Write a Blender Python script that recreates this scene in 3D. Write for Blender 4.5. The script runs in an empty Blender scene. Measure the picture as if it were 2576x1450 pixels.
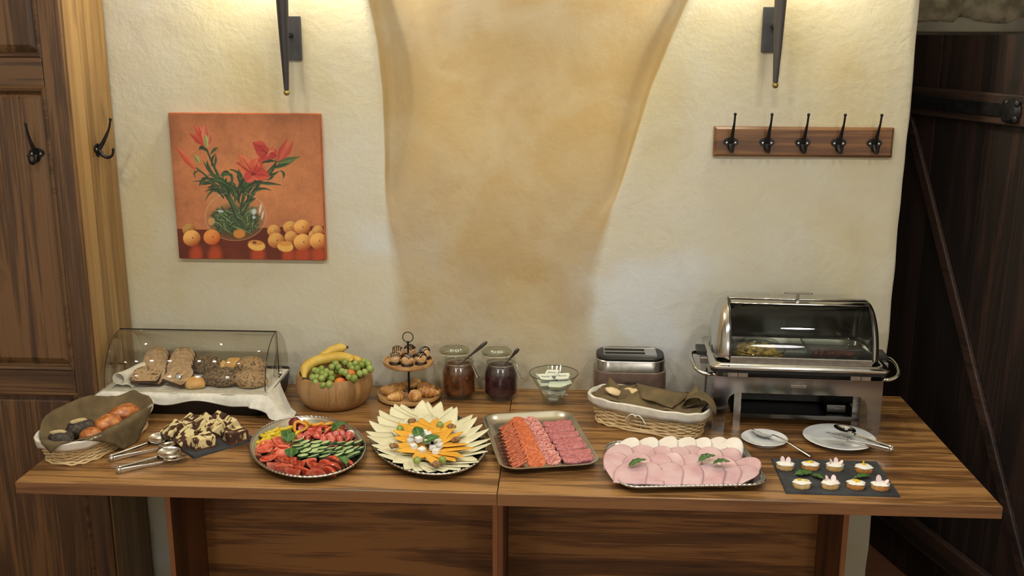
import bpy, bmesh, math, random
import numpy as np
from mathutils import Vector, Matrix, noise, Euler
from math import pi, sin, cos, radians as rad, sqrt

SC = bpy.context.scene
COL = SC.collection
random.seed(7)

# ---------------------------------------------------------------- camera
cam_data = bpy.data.cameras.new('camera')
cam = bpy.data.objects.new('camera', cam_data)
COL.objects.link(cam)
cam_data.sensor_fit = 'HORIZONTAL'
cam_data.sensor_width = 36.0
cam_data.lens = 2566.7 / 2576 * 36.0
cam_data.clip_start = 0.05
PITCH, YAW, ROLL = 0.241951, -0.0516996, -0.00287158
_f = Vector((sin(YAW) * cos(PITCH), cos(YAW) * cos(PITCH), -sin(PITCH)))
_r = Vector((cos(YAW), -sin(YAW), 0))
_d = _f.cross(_r)
_rr = cos(ROLL) * _r + sin(ROLL) * _d
_dd = -sin(ROLL) * _r + cos(ROLL) * _d
cam.matrix_world = Matrix(((_rr.x, -_dd.x, -_f.x, 0.152713), (_rr.y, -_dd.y, -_f.y, -2.275816),
                           (_rr.z, -_dd.z, -_f.z, 1.827569), (0, 0, 0, 1)))
SC.camera = cam

# ---------------------------------------------------------------- world, lights, exposure
world = bpy.data.worlds.new('world')
SC.world = world
world.use_nodes = True
world.node_tree.nodes['Background'].inputs[0].default_value = (0.55, 0.5, 0.42, 1)
world.node_tree.nodes['Background'].inputs[1].default_value = 0.05


def area(name, loc, power, size, color=(1, .86, .66), target=None, spread=180, shape='DISK'):
    d = bpy.data.lights.new(name, 'AREA')
    d.shape = shape
    d.size = size
    d.energy = power
    d.color = color
    d.spread = rad(spread)
    o = bpy.data.objects.new(name, d)
    o.location = loc
    if target is not None:
        o.rotation_euler = (Vector(target) - Vector(loc)).to_track_quat('-Z', 'Y').to_euler()
    COL.objects.link(o)
    return o


# four ceiling lamps of the room in a row, and two fill lights added behind the camera
for i, x in enumerate((-1.15, -0.4, 0.4, 1.15)):
    area('ceiling_lamp_light', (x, -1.0, 2.66), 11, 0.16, (1, .975, .93))
for _x in (-1.3, 1.2):
    pd = bpy.data.lights.new('rear_fill_light', 'POINT')
    pd.energy = 30
    pd.color = (1, .975, .93)
    pd.shadow_soft_size = .16
    po = bpy.data.objects.new('rear_fill_light', pd)
    po.location = (_x, -3.0, 1.75)
    COL.objects.link(po)
SC.view_settings.view_transform = 'Standard'
SC.view_settings.look = 'None'
SC.view_settings.gamma = 1.0
SC.view_settings.use_curve_mapping = False
SC.view_settings.exposure = 0.0
cy = SC.cycles
cy.max_bounces = 6
cy.diffuse_bounces = 2
cy.glossy_bounces = 3
cy.transmission_bounces = 4
cy.transparent_max_bounces = 14
cy.caustics_reflective = False
cy.caustics_refractive = False
cy.sample_clamp_indirect = 4.0
cy.use_light_tree = False
cy.light_sampling_threshold = .05
cy.adaptive_threshold = .03


# ---------------------------------------------------------------- helpers: colours and materials
def lin(c):
    c = [x / 255.0 for x in c]
    return tuple((x / 12.92 if x <= .04045 else ((x + .055) / 1.055) ** 2.4) for x in c) + (1.0,)


def shade(c, k):
    return tuple(max(0, min(255, x * k)) for x in c)


MATS = {}


def _base(name):
    m = bpy.data.materials.new(name)
    m.use_nodes = True
    nt = m.node_tree
    b = nt.nodes['Principled BSDF']
    return m, nt, b


def _coords(nt, stretch=(1, 1, 1), rot=(0, 0, 0)):
    tc = nt.nodes.new('ShaderNodeTexCoord')
    mp = nt.nodes.new('ShaderNodeMapping')
    mp.inputs['Scale'].default_value = stretch
    mp.inputs['Rotation'].default_value = rot
    nt.links.new(tc.outputs['Object'], mp.inputs[0])
    return mp


def _noise(nt, vec, scale, detail=4, rough=.55, dist=0, rnd=True):
    n = nt.nodes.new('ShaderNodeTexNoise')
    n.noise_dimensions = '3D'
    n.inputs['Scale'].default_value = scale
    n.inputs['Detail'].default_value = min(detail, 3)
    n.inputs['Roughness'].default_value = rough
    n.inputs['Distortion'].default_value = dist
    if rnd and not vec.inputs['Location'].is_linked:
        oi = nt.nodes.new('ShaderNodeObjectInfo')
        mu = nt.nodes.new('ShaderNodeMath')
        mu.operation = 'MULTIPLY'
        mu.inputs[1].default_value = 17.0
        nt.links.new(oi.outputs['Random'], mu.inputs[0])
        nt.links.new(mu.outputs[0], vec.inputs['Location'])
    nt.links.new(vec.outputs[0], n.inputs['Vector'])
    return n


def _ramp(nt, src, stops):
    r = nt.nodes.new('ShaderNodeValToRGB')
    e = r.color_ramp.elements
    while len(e) < len(stops):
        e.new(.5)
    for i, (p, c) in enumerate(stops):
        e[i].position = p
        e[i].color = c if len(c) == 4 else lin(c)
    nt.links.new(src, r.inputs[0])
    return r


def mat(name, col, rough=.5, metal=0.0, col2=None, scale=25, detail=4, bump=0.0, bscale=80, var=.1,
        stretch=(1, 1, 1), spec=.5, sss=0.0, coat=0.0, lo=.35, hi=.65, bdist=.002, dist=0):
    if name in MATS:
        return MATS[name]
    m, nt, b = _base(name)
    v = _coords(nt, stretch)
    n = _noise(nt, v, scale, detail, dist=dist)
    c2 = col2 if col2 else shade(col, 1 + var)
    c1 = col if col2 else shade(col, 1 - var)
    r = _ramp(nt, n.outputs[0], [(lo, c1), (hi, c2)])
    nt.links.new(r.outputs[0], b.inputs['Base Color'])
    b.inputs['Roughness'].default_value = rough
    b.inputs['Metallic'].default_value = metal
    b.inputs['Specular IOR Level'].default_value = spec
    if sss:
        b.inputs['Subsurface Weight'].default_value = sss
        b.inputs['Subsurface Radius'].default_value = (.01, .004, .002)
        b.inputs['Subsurface Scale'].default_value = .5
    if coat:
        b.inputs['Coat Weight'].default_value = coat
        b.inputs['Coat Roughness'].default_value = .15
    if bump:
        n2 = _noise(nt, v, bscale, 5)
        bp = nt.nodes.new('ShaderNodeBump')
        bp.inputs['Strength'].default_value = bump
        bp.inputs['Distance'].default_value = bdist
        nt.links.new(n2.outputs[0], bp.inputs['Height'])
        nt.links.new(bp.outputs[0], b.inputs['Normal'])
    MATS[name] = m
    return m


def wood(name, light, mid, dark, axis='X', scale=9.0, rough=.45, bump=.15, streak=.08, coat=0.0, big=1.6, knots=False):
    """grain running along axis"""
    if name in MATS:
        return MATS[name]
    m, nt, b = _base(name)
    i = 'XYZ'.index(axis)
    st = [1, 1, 1]
    st[i] = streak
    v = _coords(nt, st)
    n1 = _noise(nt, v, scale, 6, .62, 1.2)
    st2 = [6, 6, 6]
    st2[i] = .16
    v2 = _coords(nt, st2)
    n2 = _noise(nt, v2, scale * 2.2, 4, .6)
    st3 = [1, 1, 1]
    st3[i] = .3
    v3 = _coords(nt, st3)
    n3 = _noise(nt, v3, big, 3, .5)
    ad = nt.nodes.new('ShaderNodeMath')
    ad.operation = 'MULTIPLY_ADD'
    nt.links.new(n2.outputs[0], ad.inputs[0])
    ad.inputs[1].default_value = .45
    nt.links.new(n1.outputs[0], ad.inputs[2])
    ad2 = nt.nodes.new('ShaderNodeMath')
    ad2.operation = 'MULTIPLY_ADD'
    nt.links.new(n3.outputs[0], ad2.inputs[0])
    ad2.inputs[1].default_value = .45
    nt.links.new(ad.outputs[0], ad2.inputs[2])
    r = _ramp(nt, ad2.outputs[0], [(.63, dark), (.90, mid), (1.10, light)])
    if knots:
        st4 = [1, 1, 1]
        st4[i] = .5
        v4 = _coords(nt, st4)
        n4 = _noise(nt, v4, 11, 2, .4, .3)
        k4 = _ramp(nt, n4.outputs[0], [(.69, (0, 0, 0, 1)), (.80, (1, 1, 1, 1))])
        mx = nt.nodes.new('ShaderNodeMix')
        mx.data_type = 'RGBA'
        nt.links.new(k4.outputs[0], mx.inputs[0])
        nt.links.new(r.outputs[0], mx.inputs[6])
        mx.inputs[7].default_value = lin(dark)
        nt.links.new(mx.outputs[2], b.inputs['Base Color'])
    else:
        nt.links.new(r.outputs[0], b.inputs['Base Color'])
    b.inputs['Roughness'].default_value = rough
    if coat:
        b.inputs['Coat Weight'].default_value = coat
        b.inputs['Coat Roughness'].default_value = .25
    bp = nt.nodes.new('ShaderNodeBump')
    bp.inputs['Strength'].default_value = bump
    bp.inputs['Distance'].default_value = .003
    nt.links.new(ad.outputs[0], bp.inputs['Height'])
    nt.links.new(bp.outputs[0], b.inputs['Normal'])
    MATS[name] = m
    return m


def glass(name, tint=(245, 248, 245), ior=1.45, rough=.03, boost=0.0):
    if name in MATS:
        return MATS[name]
    m = bpy.data.materials.new(name)
    m.use_nodes = True
    nt = m.node_tree
    nt.nodes.clear()
    out = nt.nodes.new('ShaderNodeOutputMaterial')
    tr = nt.nodes.new('ShaderNodeBsdfTransparent')
    tr.inputs[0].default_value = lin(tint)
    gl = nt.nodes.new('ShaderNodeBsdfGlossy')
    gl.inputs['Roughness'].default_value = rough
    lw = nt.nodes.new('ShaderNodeLayerWeight')
    lw.inputs[0].default_value = .5
    pw = nt.nodes.new('ShaderNodeMath')
    pw.operation = 'POWER'
    pw.inputs[1].default_value = 4.0
    nt.links.new(lw.outputs['Facing'], pw.inputs[0])
    fr = nt.nodes.new('ShaderNodeMath')
    fr.operation = 'MULTIPLY_ADD'
    fr.inputs[1].default_value = .55
    fr.inputs[2].default_value = ((ior - 1) / (ior + 1)) ** 2
    nt.links.new(pw.outputs[0], fr.inputs[0])
    mx = nt.nodes.new('ShaderNodeMixShader')
    if boost:
        ad = nt.nodes.new('ShaderNodeMath')
        ad.operation = 'ADD'
        ad.use_clamp = True
        ad.inputs[1].default_value = boost
        nt.links.new(fr.outputs[0], ad.inputs[0])
        nt.links.new(ad.outputs[0], mx.inputs[0])
    else:
        nt.links.new(fr.outputs[0], mx.inputs[0])
    nt.links.new(tr.outputs[0], mx.inputs[1])
    nt.links.new(gl.outputs[0], mx.inputs[2])
    nt.links.new(mx.outputs[0], out.inputs[0])
    MATS[name] = m
    return m


def emit(name, col, strength):
    m, nt, b = _base(name)
    b.inputs['Base Color'].default_value = lin(col)
    b.inputs['Emission Color'].default_value = lin(col)
    b.inputs['Emission Strength'].default_value = strength
    return m


# ---------------------------------------------------------------- helpers: meshes
def rr(w, d, r, n=6):
    """rounded rectangle outline, counter-clockwise"""
    out = []
    r = min(r, w / 2 - 1e-5, d / 2 - 1e-5)
    for k, (sx, sy) in enumerate(((1, 1), (-1, 1), (-1, -1), (1, -1))):
        cx, cy_ = sx * (w / 2 - r), sy * (d / 2 - r)
        for i in range(n + 1):
            a = k * pi / 2 + i / n * pi / 2
            out.append((cx + r * cos(a), cy_ + r * sin(a)))
    return out


def ell(a, b, n=48):
    return [(a * cos(2 * pi * i / n), b * sin(2 * pi * i / n)) for i in range(n)]


def sup(a, b, p=3.0, n=64):
    out = []
    for i in range(n):
        t = 2 * pi * i / n
        c, s = cos(t), sin(t)
        out.append((a * math.copysign(abs(c) ** (2 / p), c), b * math.copysign(abs(s) ** (2 / p), s)))
    return out


class MB:
    def __init__(self):
        self.v, self.f, self.m = [], [], []
        self.mi = 0

    def add(self, V, F, M=None, mi=None):
        o = len(self.v)
        if M is not None:
            V = [M @ Vector(p) for p in V]
        self.v += [tuple(p) for p in V]
        for f in F:
            self.f.append(tuple(i + o for i in f))
            self.m.append(self.mi if mi is None else mi)
        return self

    def box(self, x0, x1, y0, y1, z0, z1, M=None, mi=None):
        V = [(x, y, z) for z in (z0, z1) for y in (y0, y1) for x in (x0, x1)]
        F = [(0, 2, 3, 1), (4, 5, 7, 6), (0, 1, 5, 4), (2, 6, 7, 3), (0, 4, 6, 2), (1, 3, 7, 5)]
        return self.add(V, F, M, mi)

    def loft(self, loops, cap0=True, cap1=True, M=None, mi=None, closed=True, flip=False):
        n = len(loops[0])
        V = [p for L in loops for p in L]
        F = []
        for k in range(len(loops) - 1):
            for i in range(n if closed else n - 1):
                j = (i + 1) % n
                q = (k * n + i, k * n + j, (k + 1) * n + j, (k + 1) * n + i)
                F.append(q[::-1] if flip else q)
        if cap0:
            F.append(tuple(range(n))[::-1] if not flip else tuple(range(n)))
        if cap1:
            t = tuple(range((len(loops) - 1) * n, len(loops) * n))
            F.append(t if not flip else t[::-1])
        return self.add(V, F, M, mi)

    def lathe(self, prof, seg=32, M=None, mi=None, sx=1.0, sy=1.0):
        """prof from bottom/outside; a radius of zero closes the end"""
        V, F = [], []
        idx = []
        for r, z in prof:
            if r < 1e-6:
                idx.append([len(V)])
                V.append((0, 0, z))
            else:
                idx.append(list(range(len(V), len(V) + seg)))
                V += [(r * sx * cos(2 * pi * i / seg), r * sy * sin(2 * pi * i / seg), z) for i in range(seg)]
        for a, b in zip(idx, idx[1:]):
            for i in range(seg):
                j = (i + 1) % seg
                if len(a) == 1 and len(b) == 1:
                    continue
                if len(a) == 1:
                    F.append((a[0], b[j], b[i]))
                elif len(b) == 1:
                    F.append((a[i], a[j], b[0]))
                else:
                    F.append((a[i], a[j], b[j], b[i]))
        return self.add(V, F, M, mi)

    def tube(self, path, r, seg=8, closed=False, M=None, mi=None, flat=None):
        P = [Vector(p) for p in path]
        n = len(P)
        R = list(r) if hasattr(r, '__len__') else [r] * n
        V, F = [], []
        up = Vector((0, 0, 1))
        prev = None
        for k in range(n):
            a = P[(k - 1) % n] if (closed or k > 0) else P[k]
            b = P[(k + 1) % n] if (closed or k < n - 1) else P[k]
            t = (b - a)
            t = t.normalized() if t.length > 1e-9 else Vector((0, 0, 1))
            if prev is None:
                s = t.cross(up)
                if s.length < 1e-3:
                    s = t.cross(Vector((1, 0, 0)))
                s.normalize()
            else:
                s = prev - t * prev.dot(t)
                s = s.normalized() if s.length > 1e-6 else t.orthogonal().normalized()
            prev = s
            u = s.cross(t)
            fa, fb = flat if flat else (1, 1)
            for i in range(seg):
                an = 2 * pi * i / seg
                V.append(P[k] + R[k] * (fa * cos(an) * s + fb * sin(an) * u))
        m = n if closed else n - 1
        for k in range(m):
            for i in range(seg):
                j = (i + 1) % seg
                k2 = (k + 1) % n
                F.append((k * seg + i, k2 * seg + i, k2 * seg + j, k * seg + j))
        if not closed:
            F.append(tuple(range(seg)))
            F.append(tuple(range((n - 1) * seg, n * seg))[::-1])
        return self.add(V, F, M, mi)

    def grid(self, fn, nu, nv, M=None, mi=None, cu=False, cv=False, skip=None):
        V = [fn(i / (nu if cu else nu - 1), j / (nv if cv else nv - 1)) for j in range(nv) for i in range(nu)]
        F = []
        for j in range(nv if cv else nv - 1):
            for i in range(nu if cu else nu - 1):
                if skip and skip(i, j):
                    continue
                i2, j2 = (i + 1) % nu, (j + 1) % nv
                F.append((j * nu + i, j * nu + i2, j2 * nu + i2, j2 * nu + i))
        return self.add(V, F, M, mi)

    def prism(self, poly, z0, z1, M=None, mi=None, top=None):
        n = len(poly)
        V = [(x, y, z0) for x, y in poly] + [(x, y, z1) for x, y in poly]
        F = [tuple(range(n))[::-1]] + [(i, (i + 1) % n, n + (i + 1) % n, n + i) for i in range(n)]
        self.add(V, F, M, mi)
        self.add(V, [tuple(range(n, 2 * n))], M, mi if top is None else top)
        return self

    def blob(self, rx, ry, rz, amp=.08, sc=3.0, seed=0, nu=16, nv=10, M=None, mi=None, flat=None, shape=None):
        off = Vector((seed * 3.17, seed * 1.31, seed * 2.3))
        V, F = [], []
        V.append((0, 0, -1))
        for j in range(1, nv):
            t = -pi / 2 + pi * j / nv
            for i in range(nu):
                a = 2 * pi * i / nu
                V.append((cos(t) * cos(a), cos(t) * sin(a), sin(t)))
        V.append((0, 0, 1))
        W = []
        for p in V:
            p = Vector(p)
            k = 1 + amp * noise.noise(p * sc * .5 + off)
            q = Vector((p.x * rx * k, p.y * ry * k, p.z * rz * k))
            if shape:
                q = Vector(shape(q, p))
            if flat is not None:
                q.z = max(q.z, flat)
            W.append(q)
        top = len(V) - 1
        for i in range(nu):
            F.append((0, 1 + (i + 1) % nu, 1 + i))
        for j in range(nv - 2):
            for i in range(nu):
                a = 1 + j * nu + i
                b = 1 + j * nu + (i + 1) % nu
                F.append((a, b, b + nu, a + nu))
        o = 1 + (nv - 2) * nu
        for i in range(nu):
            F.append((o + i, o + (i + 1) % nu, top))
        return self.add(W, F, M, mi)

    def mesh(self, name, mats, smooth=True, angle=40):
        me = bpy.data.meshes.new(name)
        me.from_pydata(self.v, [], self.f)
        if not isinstance(mats, (list, tuple)):
            mats = [mats]
        for mm in mats:
            me.materials.append(mm)
        if len(mats) > 1:
            me.polygons.foreach_set('material_index', self.m)
        if smooth:
            me.polygons.foreach_set('use_smooth', [True] * len(me.polygons))
            me.set_sharp_from_angle(angle=rad(angle))
        me.update()
        return me

    def build(self, name, mats, parent=None, loc=(0, 0, 0), rot=(0, 0, 0), smooth=True, angle=40, bevel=0, bseg=2,
              solid=0, sub=0, kind=None, label=None):
        o = bpy.data.objects.new(name, self.mesh(name, mats, smooth, angle))
        COL.objects.link(o)
        o.location = loc
        o.rotation_euler = rot
        if parent is not None:
            o.parent = parent
        if solid:
            md = o.modifiers.new('thickness', 'SOLIDIFY')
            md.thickness = solid
            md.offset = 0
        if bevel:
            md = o.modifiers.new('bevel', 'BEVEL')
            md.width = bevel
            md.segments = bseg
            md.limit_method = 'ANGLE'
            md.angle_limit = rad(35)
        if sub:
            md = o.modifiers.new('sub', 'SUBSURF')
            md.levels = sub
            md.render_levels = sub
        if kind:
            o['kind'] = kind
        if label:
            o['label'] = label
        return o


def tag(o, label, cat, group=None, kind=None):
    o['label'] = label
    o['category'] = cat
    if group:
        o['group'] = group
    if kind:
        o['kind'] = kind
    return o


def thing(name, label, cat, loc=(0, 0, 0), rz=0, group=None, rot=None):
    o = bpy.data.objects.new(name, None)
    o.empty_display_size = .05
    COL.objects.link(o)
    o.location = loc
    o.rotation_euler = rot if rot else (0, 0, rz)
    return tag(o, label, cat, group)


def copyobj(o, loc=None, rot=None, label=None, parent=None, scale=None):
    c = o.copy()
    COL.objects.link(c)
    if loc is not None:
        c.location = loc
    if rot is not None:
        c.rotation_euler = rot
    if scale is not None:
        c.scale = scale
    if label:
        c['label'] = label
    c.parent = parent
    return c


def dup(root, loc, rot=(0, 0, 0), label=None, scale=None):
    r = copyobj(root, loc, rot, label, None, scale)
    for ch in [c for c in COL.objects if c.parent == root]:
        d = copyobj(ch, parent=r)
        for g in [c for c in COL.objects if c.parent == ch]:
            copyobj(g, parent=d)
    return r


def struct(o):
    o['kind'] = 'structure'
    return o


ORD = ['first', 'second', 'third', 'fourth', 'fifth', 'sixth', 'seventh', 'eighth', 'ninth', 'tenth', 'eleventh', 'twelfth',
       'thirteenth', 'fourteenth', 'fifteenth', 'sixteenth', 'seventeenth', 'eighteenth', 'nineteenth', 'twentieth',
       'twenty-first', 'twenty-second', 'twenty-third', 'twenty-fourth']


def T(x, y, z, rx=0, ry=0, rz=0, s=1):
    return Matrix.Translation((x, y, z)) @ Euler((rx, ry, rz)).to_matrix().to_4x4() @ Matrix.Scale(s, 4)


def smooth01(t):
    t = max(0.0, min(1.0, t))
    return t * t * (3 - 2 * t)


def interp(pts, x):
    if x <= pts[0][0]:
        return pts[0][1]
    for (a, b), (c, d) in zip(pts, pts[1:]):
        if x <= c:
            return b + (d - b) * (x - a) / (c - a)
    return pts[-1][1]


def catmull(P, n=8):
    P = [Vector(p) for p in P]
    Q = [P[0] * 2 - P[1]] + P + [P[-1] * 2 - P[-2]]
    out = []
    for k in range(1, len(Q) - 2):
        for i in range(n):
            t = i / n
            a, b, c, d = Q[k - 1], Q[k], Q[k + 1], Q[k + 2]
            out.append(.5 * ((2 * b) + (c - a) * t + (2 * a - 5 * b + 4 * c - d) * t * t + (3 * b - a - 3 * c + d) * t ** 3))
    out.append(P[-1])
    return out


TT = 0.75      # height of the table top
WY = 0.769     # plane of the plaster wall

# ================================================================ materials used in many places
STEEL = mat('polished_steel', (205, 203, 198), rough=.16, metal=1, var=.04, scale=4)
STEEL_M = mat('mirror_steel', (150, 152, 153), rough=.13, metal=1, var=.03, scale=4)
STEEL_B = mat('brushed_steel', (176, 174, 168), rough=.3, metal=1, var=.06, scale=60, stretch=(1, .1, 1))
STEEL_D = mat('dark_steel', (92, 90, 86), rough=.28, metal=1, var=.08, scale=6)
BLACK = mat('black_plastic', (16, 16, 17), rough=.4, var=.2)
IRON = mat('black_iron', (38, 37, 38), rough=.42, metal=.6, var=.25, scale=40, bump=.3, bscale=90)
GLASS = glass('clear_glass', (250, 251, 249), 1.5, .03, .015)
ACRYL = glass('clear_acrylic', tint=(251, 250, 247), ior=1.4)
SLATE = mat('slate', (38, 40, 42), rough=.75, col2=(58, 60, 62), scale=22, detail=8, bump=.5, bscale=45, bdist=.003)
LINEN = mat('white_linen', (226, 221, 205), rough=.85, var=.04, scale=60, bump=.15, bscale=300)
BROWN_CLOTH = mat('olive_brown_cloth', (98, 82, 54), rough=.9, var=.12, scale=18, bump=.2, bscale=400)
WHITE_CHINA = mat('white_china', (228, 229, 226), rough=.12, var=.01, coat=.5)
LEAF = mat('basil_green', (38, 74, 26), rough=.35, col2=(64, 108, 42), scale=60, bump=.4, bscale=90)

# ================================================================ the setting
# plaster wall with a shallow niche whose edges fade out towards the table
LEDGE = [(0, -.40), (.9, -.40), (1.275, -.397), (1.469, -.391), (1.668, -.393), (1.817, -.406), (1.929, -.427), (2.2, -.52), (2.7, -.76)]
REDGE = [(0, .285), (.9, .285), (1.185, .287), (1.32, .302), (1.499, .352), (1.682, .402), (1.819, .454), (1.93, .498), (2.3, .70), (2.7, 1.0)]


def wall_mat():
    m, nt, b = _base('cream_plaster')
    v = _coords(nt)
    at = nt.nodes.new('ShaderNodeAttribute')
    at.attribute_name = 'ochre_shade'
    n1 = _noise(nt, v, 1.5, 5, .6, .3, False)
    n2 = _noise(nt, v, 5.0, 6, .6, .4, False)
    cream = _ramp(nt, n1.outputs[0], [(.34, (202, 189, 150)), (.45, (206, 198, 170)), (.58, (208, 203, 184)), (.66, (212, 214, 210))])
    shaded_ochre = _ramp(nt, n1.outputs[0], [(.34, (184, 156, 102)), (.48, (180, 156, 112)), (.62, (178, 158, 124))])  # tan niche plaster, its colour darkened to carry the recess's shade
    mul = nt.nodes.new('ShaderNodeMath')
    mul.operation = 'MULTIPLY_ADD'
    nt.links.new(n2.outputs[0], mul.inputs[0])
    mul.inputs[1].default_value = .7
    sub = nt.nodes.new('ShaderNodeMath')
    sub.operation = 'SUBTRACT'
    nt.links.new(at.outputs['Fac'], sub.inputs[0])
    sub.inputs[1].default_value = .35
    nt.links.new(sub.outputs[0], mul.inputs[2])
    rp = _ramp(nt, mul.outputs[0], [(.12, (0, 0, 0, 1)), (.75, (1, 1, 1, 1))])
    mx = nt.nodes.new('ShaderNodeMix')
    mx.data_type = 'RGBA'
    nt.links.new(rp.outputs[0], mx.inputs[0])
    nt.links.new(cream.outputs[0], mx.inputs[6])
    nt.links.new(shaded_ochre.outputs[0], mx.inputs[7])
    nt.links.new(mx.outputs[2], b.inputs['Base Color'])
    b.inputs['Roughness'].default_value = .8
    n3 = _noise(nt, v, 55, 8, .65, .2, False)
    n4 = _noise(nt, v, 9, 5, .6, .8, False)
    ad = nt.nodes.new('ShaderNodeMath')
    ad.operation = 'MULTIPLY_ADD'
    nt.links.new(n4.outputs[0], ad.inputs[0])
    ad.inputs[1].default_value = 1.6
    nt.links.new(n3.outputs[0], ad.inputs[2])
    bp = nt.nodes.new('ShaderNodeBump')
    bp.inputs['Strength'].default_value = .22
    bp.inputs['Distance'].default_value = .006
    nt.links.new(ad.outputs[0], bp.inputs['Height'])
    nt.links.new(bp.outputs[0], b.inputs['Normal'])
    return m


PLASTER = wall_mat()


def build_wall():
    nz = 110
    zs = [2.7 * i / nz for i in range(nz + 1)]
    NL, NE, NC = 34, 9, 34
    V, ochre_shade = [], []
    ncol = None
    for z in zs:
        xl, xr = interp(LEDGE, z), interp(REDGE, z)
        depth = .06 * smooth01((z - 1.12) / .70) + .12 * smooth01((z - 1.85) / .8)
        w = .014 + .20 * (1 - smooth01((z - 1.0) / .42))
        cols = []
        for i in range(NL):
            cols.append((-1.215 + (xl + 1.215) * i / NL, 0.0))
        for i in range(NE + 1):
            cols.append((xl + w * i / NE, smooth01(i / NE)))
        a, b = xl + w, xr - w
        for i in range(1, NC):
            cols.append((a + (b - a) * i / NC, 1.0))
        for i in range(NE + 1):
            cols.append((b + w * i / NE, 1 - smooth01(i / NE)))
        for i in range(1, NL + 1):
            cols.append((xr + (1.142 - xr) * i / NL, 0.0))
        ncol = len(cols)
        for x, k in cols:
            wav = .004 * noise.noise(Vector((x * 2.3, 3.1, z * 2.1))) + .0015 * noise.noise(Vector((x * 9, 7.7, z * 8)))
            rid = .006 * math.exp(-((x - (-.01 + .02 * (z - 1.5))) / .02) ** 2) * smooth01((z - 1.4) / .3)
            V.append((x, WY + depth * k + wav - rid * k, z))
            ochre_shade.append((.10 + .60 * min(1, k * 5) * (.45 + .55 * smooth01((z - .75) / .5)) if k else .10))  # mask for the niche's tan colour and the shade painted with it
        # the rounded end of the wall and its deep return into the doorway
        jit = .004 * noise.noise(Vector((0, 1.2, z * 9)))
        for x, y in ((1.1465 + jit, WY + .003), (1.148 + jit, WY + .012), (1.150 + jit * .4, WY + .05), (1.16, 1.0), (1.17, 1.36)):
            V.append((x, y, z))
            ochre_shade.append(.15)
    n = ncol + 5
    F = [(j * n + i, j * n + i + 1, (j + 1) * n + i + 1, (j + 1) * n + i) for j in range(nz) for i in range(n - 1)]
    me = bpy.data.meshes.new('wall_back')
    me.from_pydata(V, [], F)
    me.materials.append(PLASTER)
    a = me.attributes.new('ochre_shade', 'FLOAT', 'POINT')
    a.data.foreach_set('value', ochre_shade)
    me.polygons.foreach_set('use_smooth', [True] * len(me.polygons))
    o = bpy.data.objects.new('wall_back', me)
    COL.objects.link(o)
    o['kind'] = 'structure'


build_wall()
PLAIN = mat('plain_cream_plaster', (208, 203, 190), rough=.85, var=.05, scale=3, bump=.3, bscale=40)
FLOOR_M = wood('worn_floor_wood', (128, 84, 60), (92, 58, 44), (56, 36, 28), 'X', 7, .5)
struct(MB().box(-2.4, 2.3, -3.4, 1.6, -.05, 0).build('floor', FLOOR_M, smooth=False))
struct(MB().box(-2.4, 2.3, -3.4, 1.6, 2.7, 2.75).build('ceiling', PLAIN, smooth=False))
struct(MB().box(-2.4, 2.3, -3.45, -3.4, 0, 2.7).build('wall_rear', PLAIN, smooth=False))
struct(MB().box(-2.45, -2.4, -3.4, 1.6, 0, 2.7).build('wall_left', PLAIN, smooth=False))
struct(MB().box(2.3, 2.35, -3.4, 1.6, 0, 2.7).build('wall_right', PLAIN, smooth=False))

# doorway behind the wall's end: grey lintel, rough stones above it, back wall
GREY = mat('grey_limewash', (120, 114, 98), rough=.9, var=.12, scale=9, bump=.4, bscale=40)
struct(MB().box(1.17, 2.3, 1.36, 1.42, 0, 2.7).build('wall_doorway', GREY, smooth=False))
struct(MB().box(1.166, 2.0, 1.24, 1.36, 1.845, 1.893).build('trim_1', GREY, smooth=False, bevel=.006))
STONE = mat('rough_stone', (96, 88, 70), rough=.95, col2=(148, 136, 112), scale=14, detail=8, bump=.9, bscale=30, bdist=.012)
sroot = bpy.data.objects.new('wall_stone_course', None)
COL.objects.link(sroot)
sroot['kind'] = 'structure'
x = 1.17
for k, wdt in enumerate((.27, .2, .25, .22)):
    for lv in range(2):
        mb = MB()
        mb.blob(wdt / 2 * 1.14, .085, .088, .25, 3.2, 11 + k + 7 * lv, 28, 18,
                shape=lambda q, p, w_=wdt: (math.copysign(abs(p.x) ** .5, p.x) * w_ * .54 * (q.length / max(Vector((p.x * w_ * .57, p.y * .085, p.z * .088)).length, 1e-6)), math.copysign(abs(p.y) ** .55, p.y) * .075, math.copysign(abs(p.z) ** .5, p.z) * .078 + .010 * noise.noise(p * 2.7 + Vector((k, lv, 0)))))
        mb.build('stone', STONE, sroot, (x + wdt / 2 - .06 * lv, 1.295, 1.945 + .15 * lv))
    x += wdt

# dark plank door standing open towards the room
DOORW = wood('dark_door_wood', (50, 33, 26), (30, 21, 17), (17, 13, 11), 'Z', 11, .55, .4, .05)
DOORB = wood('dark_batten_wood', (60, 41, 32), (36, 25, 20), (20, 15, 13), 'X', 11, .55, .4, .05)
door = bpy.data.objects.new('door_1', None)
COL.objects.link(door)
door['kind'] = 'structure'
_dx, _dy = .2687, -.9632
door.location = (1.296 - _dx * .09, 1.244 - _dy * .09, 0)
door.rotation_euler = (0, 0, math.atan2(_dy, _dx))      # local x runs from the hinge towards the room; local -y faces the table


def dbox(name, x0, x1, y0, y1, z0, z1, m, M=None, bevel=.003):
    return MB().box(x0, x1, y0, y1, z0, z1, M).build(name, m, door, smooth=False, bevel=bevel)


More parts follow.
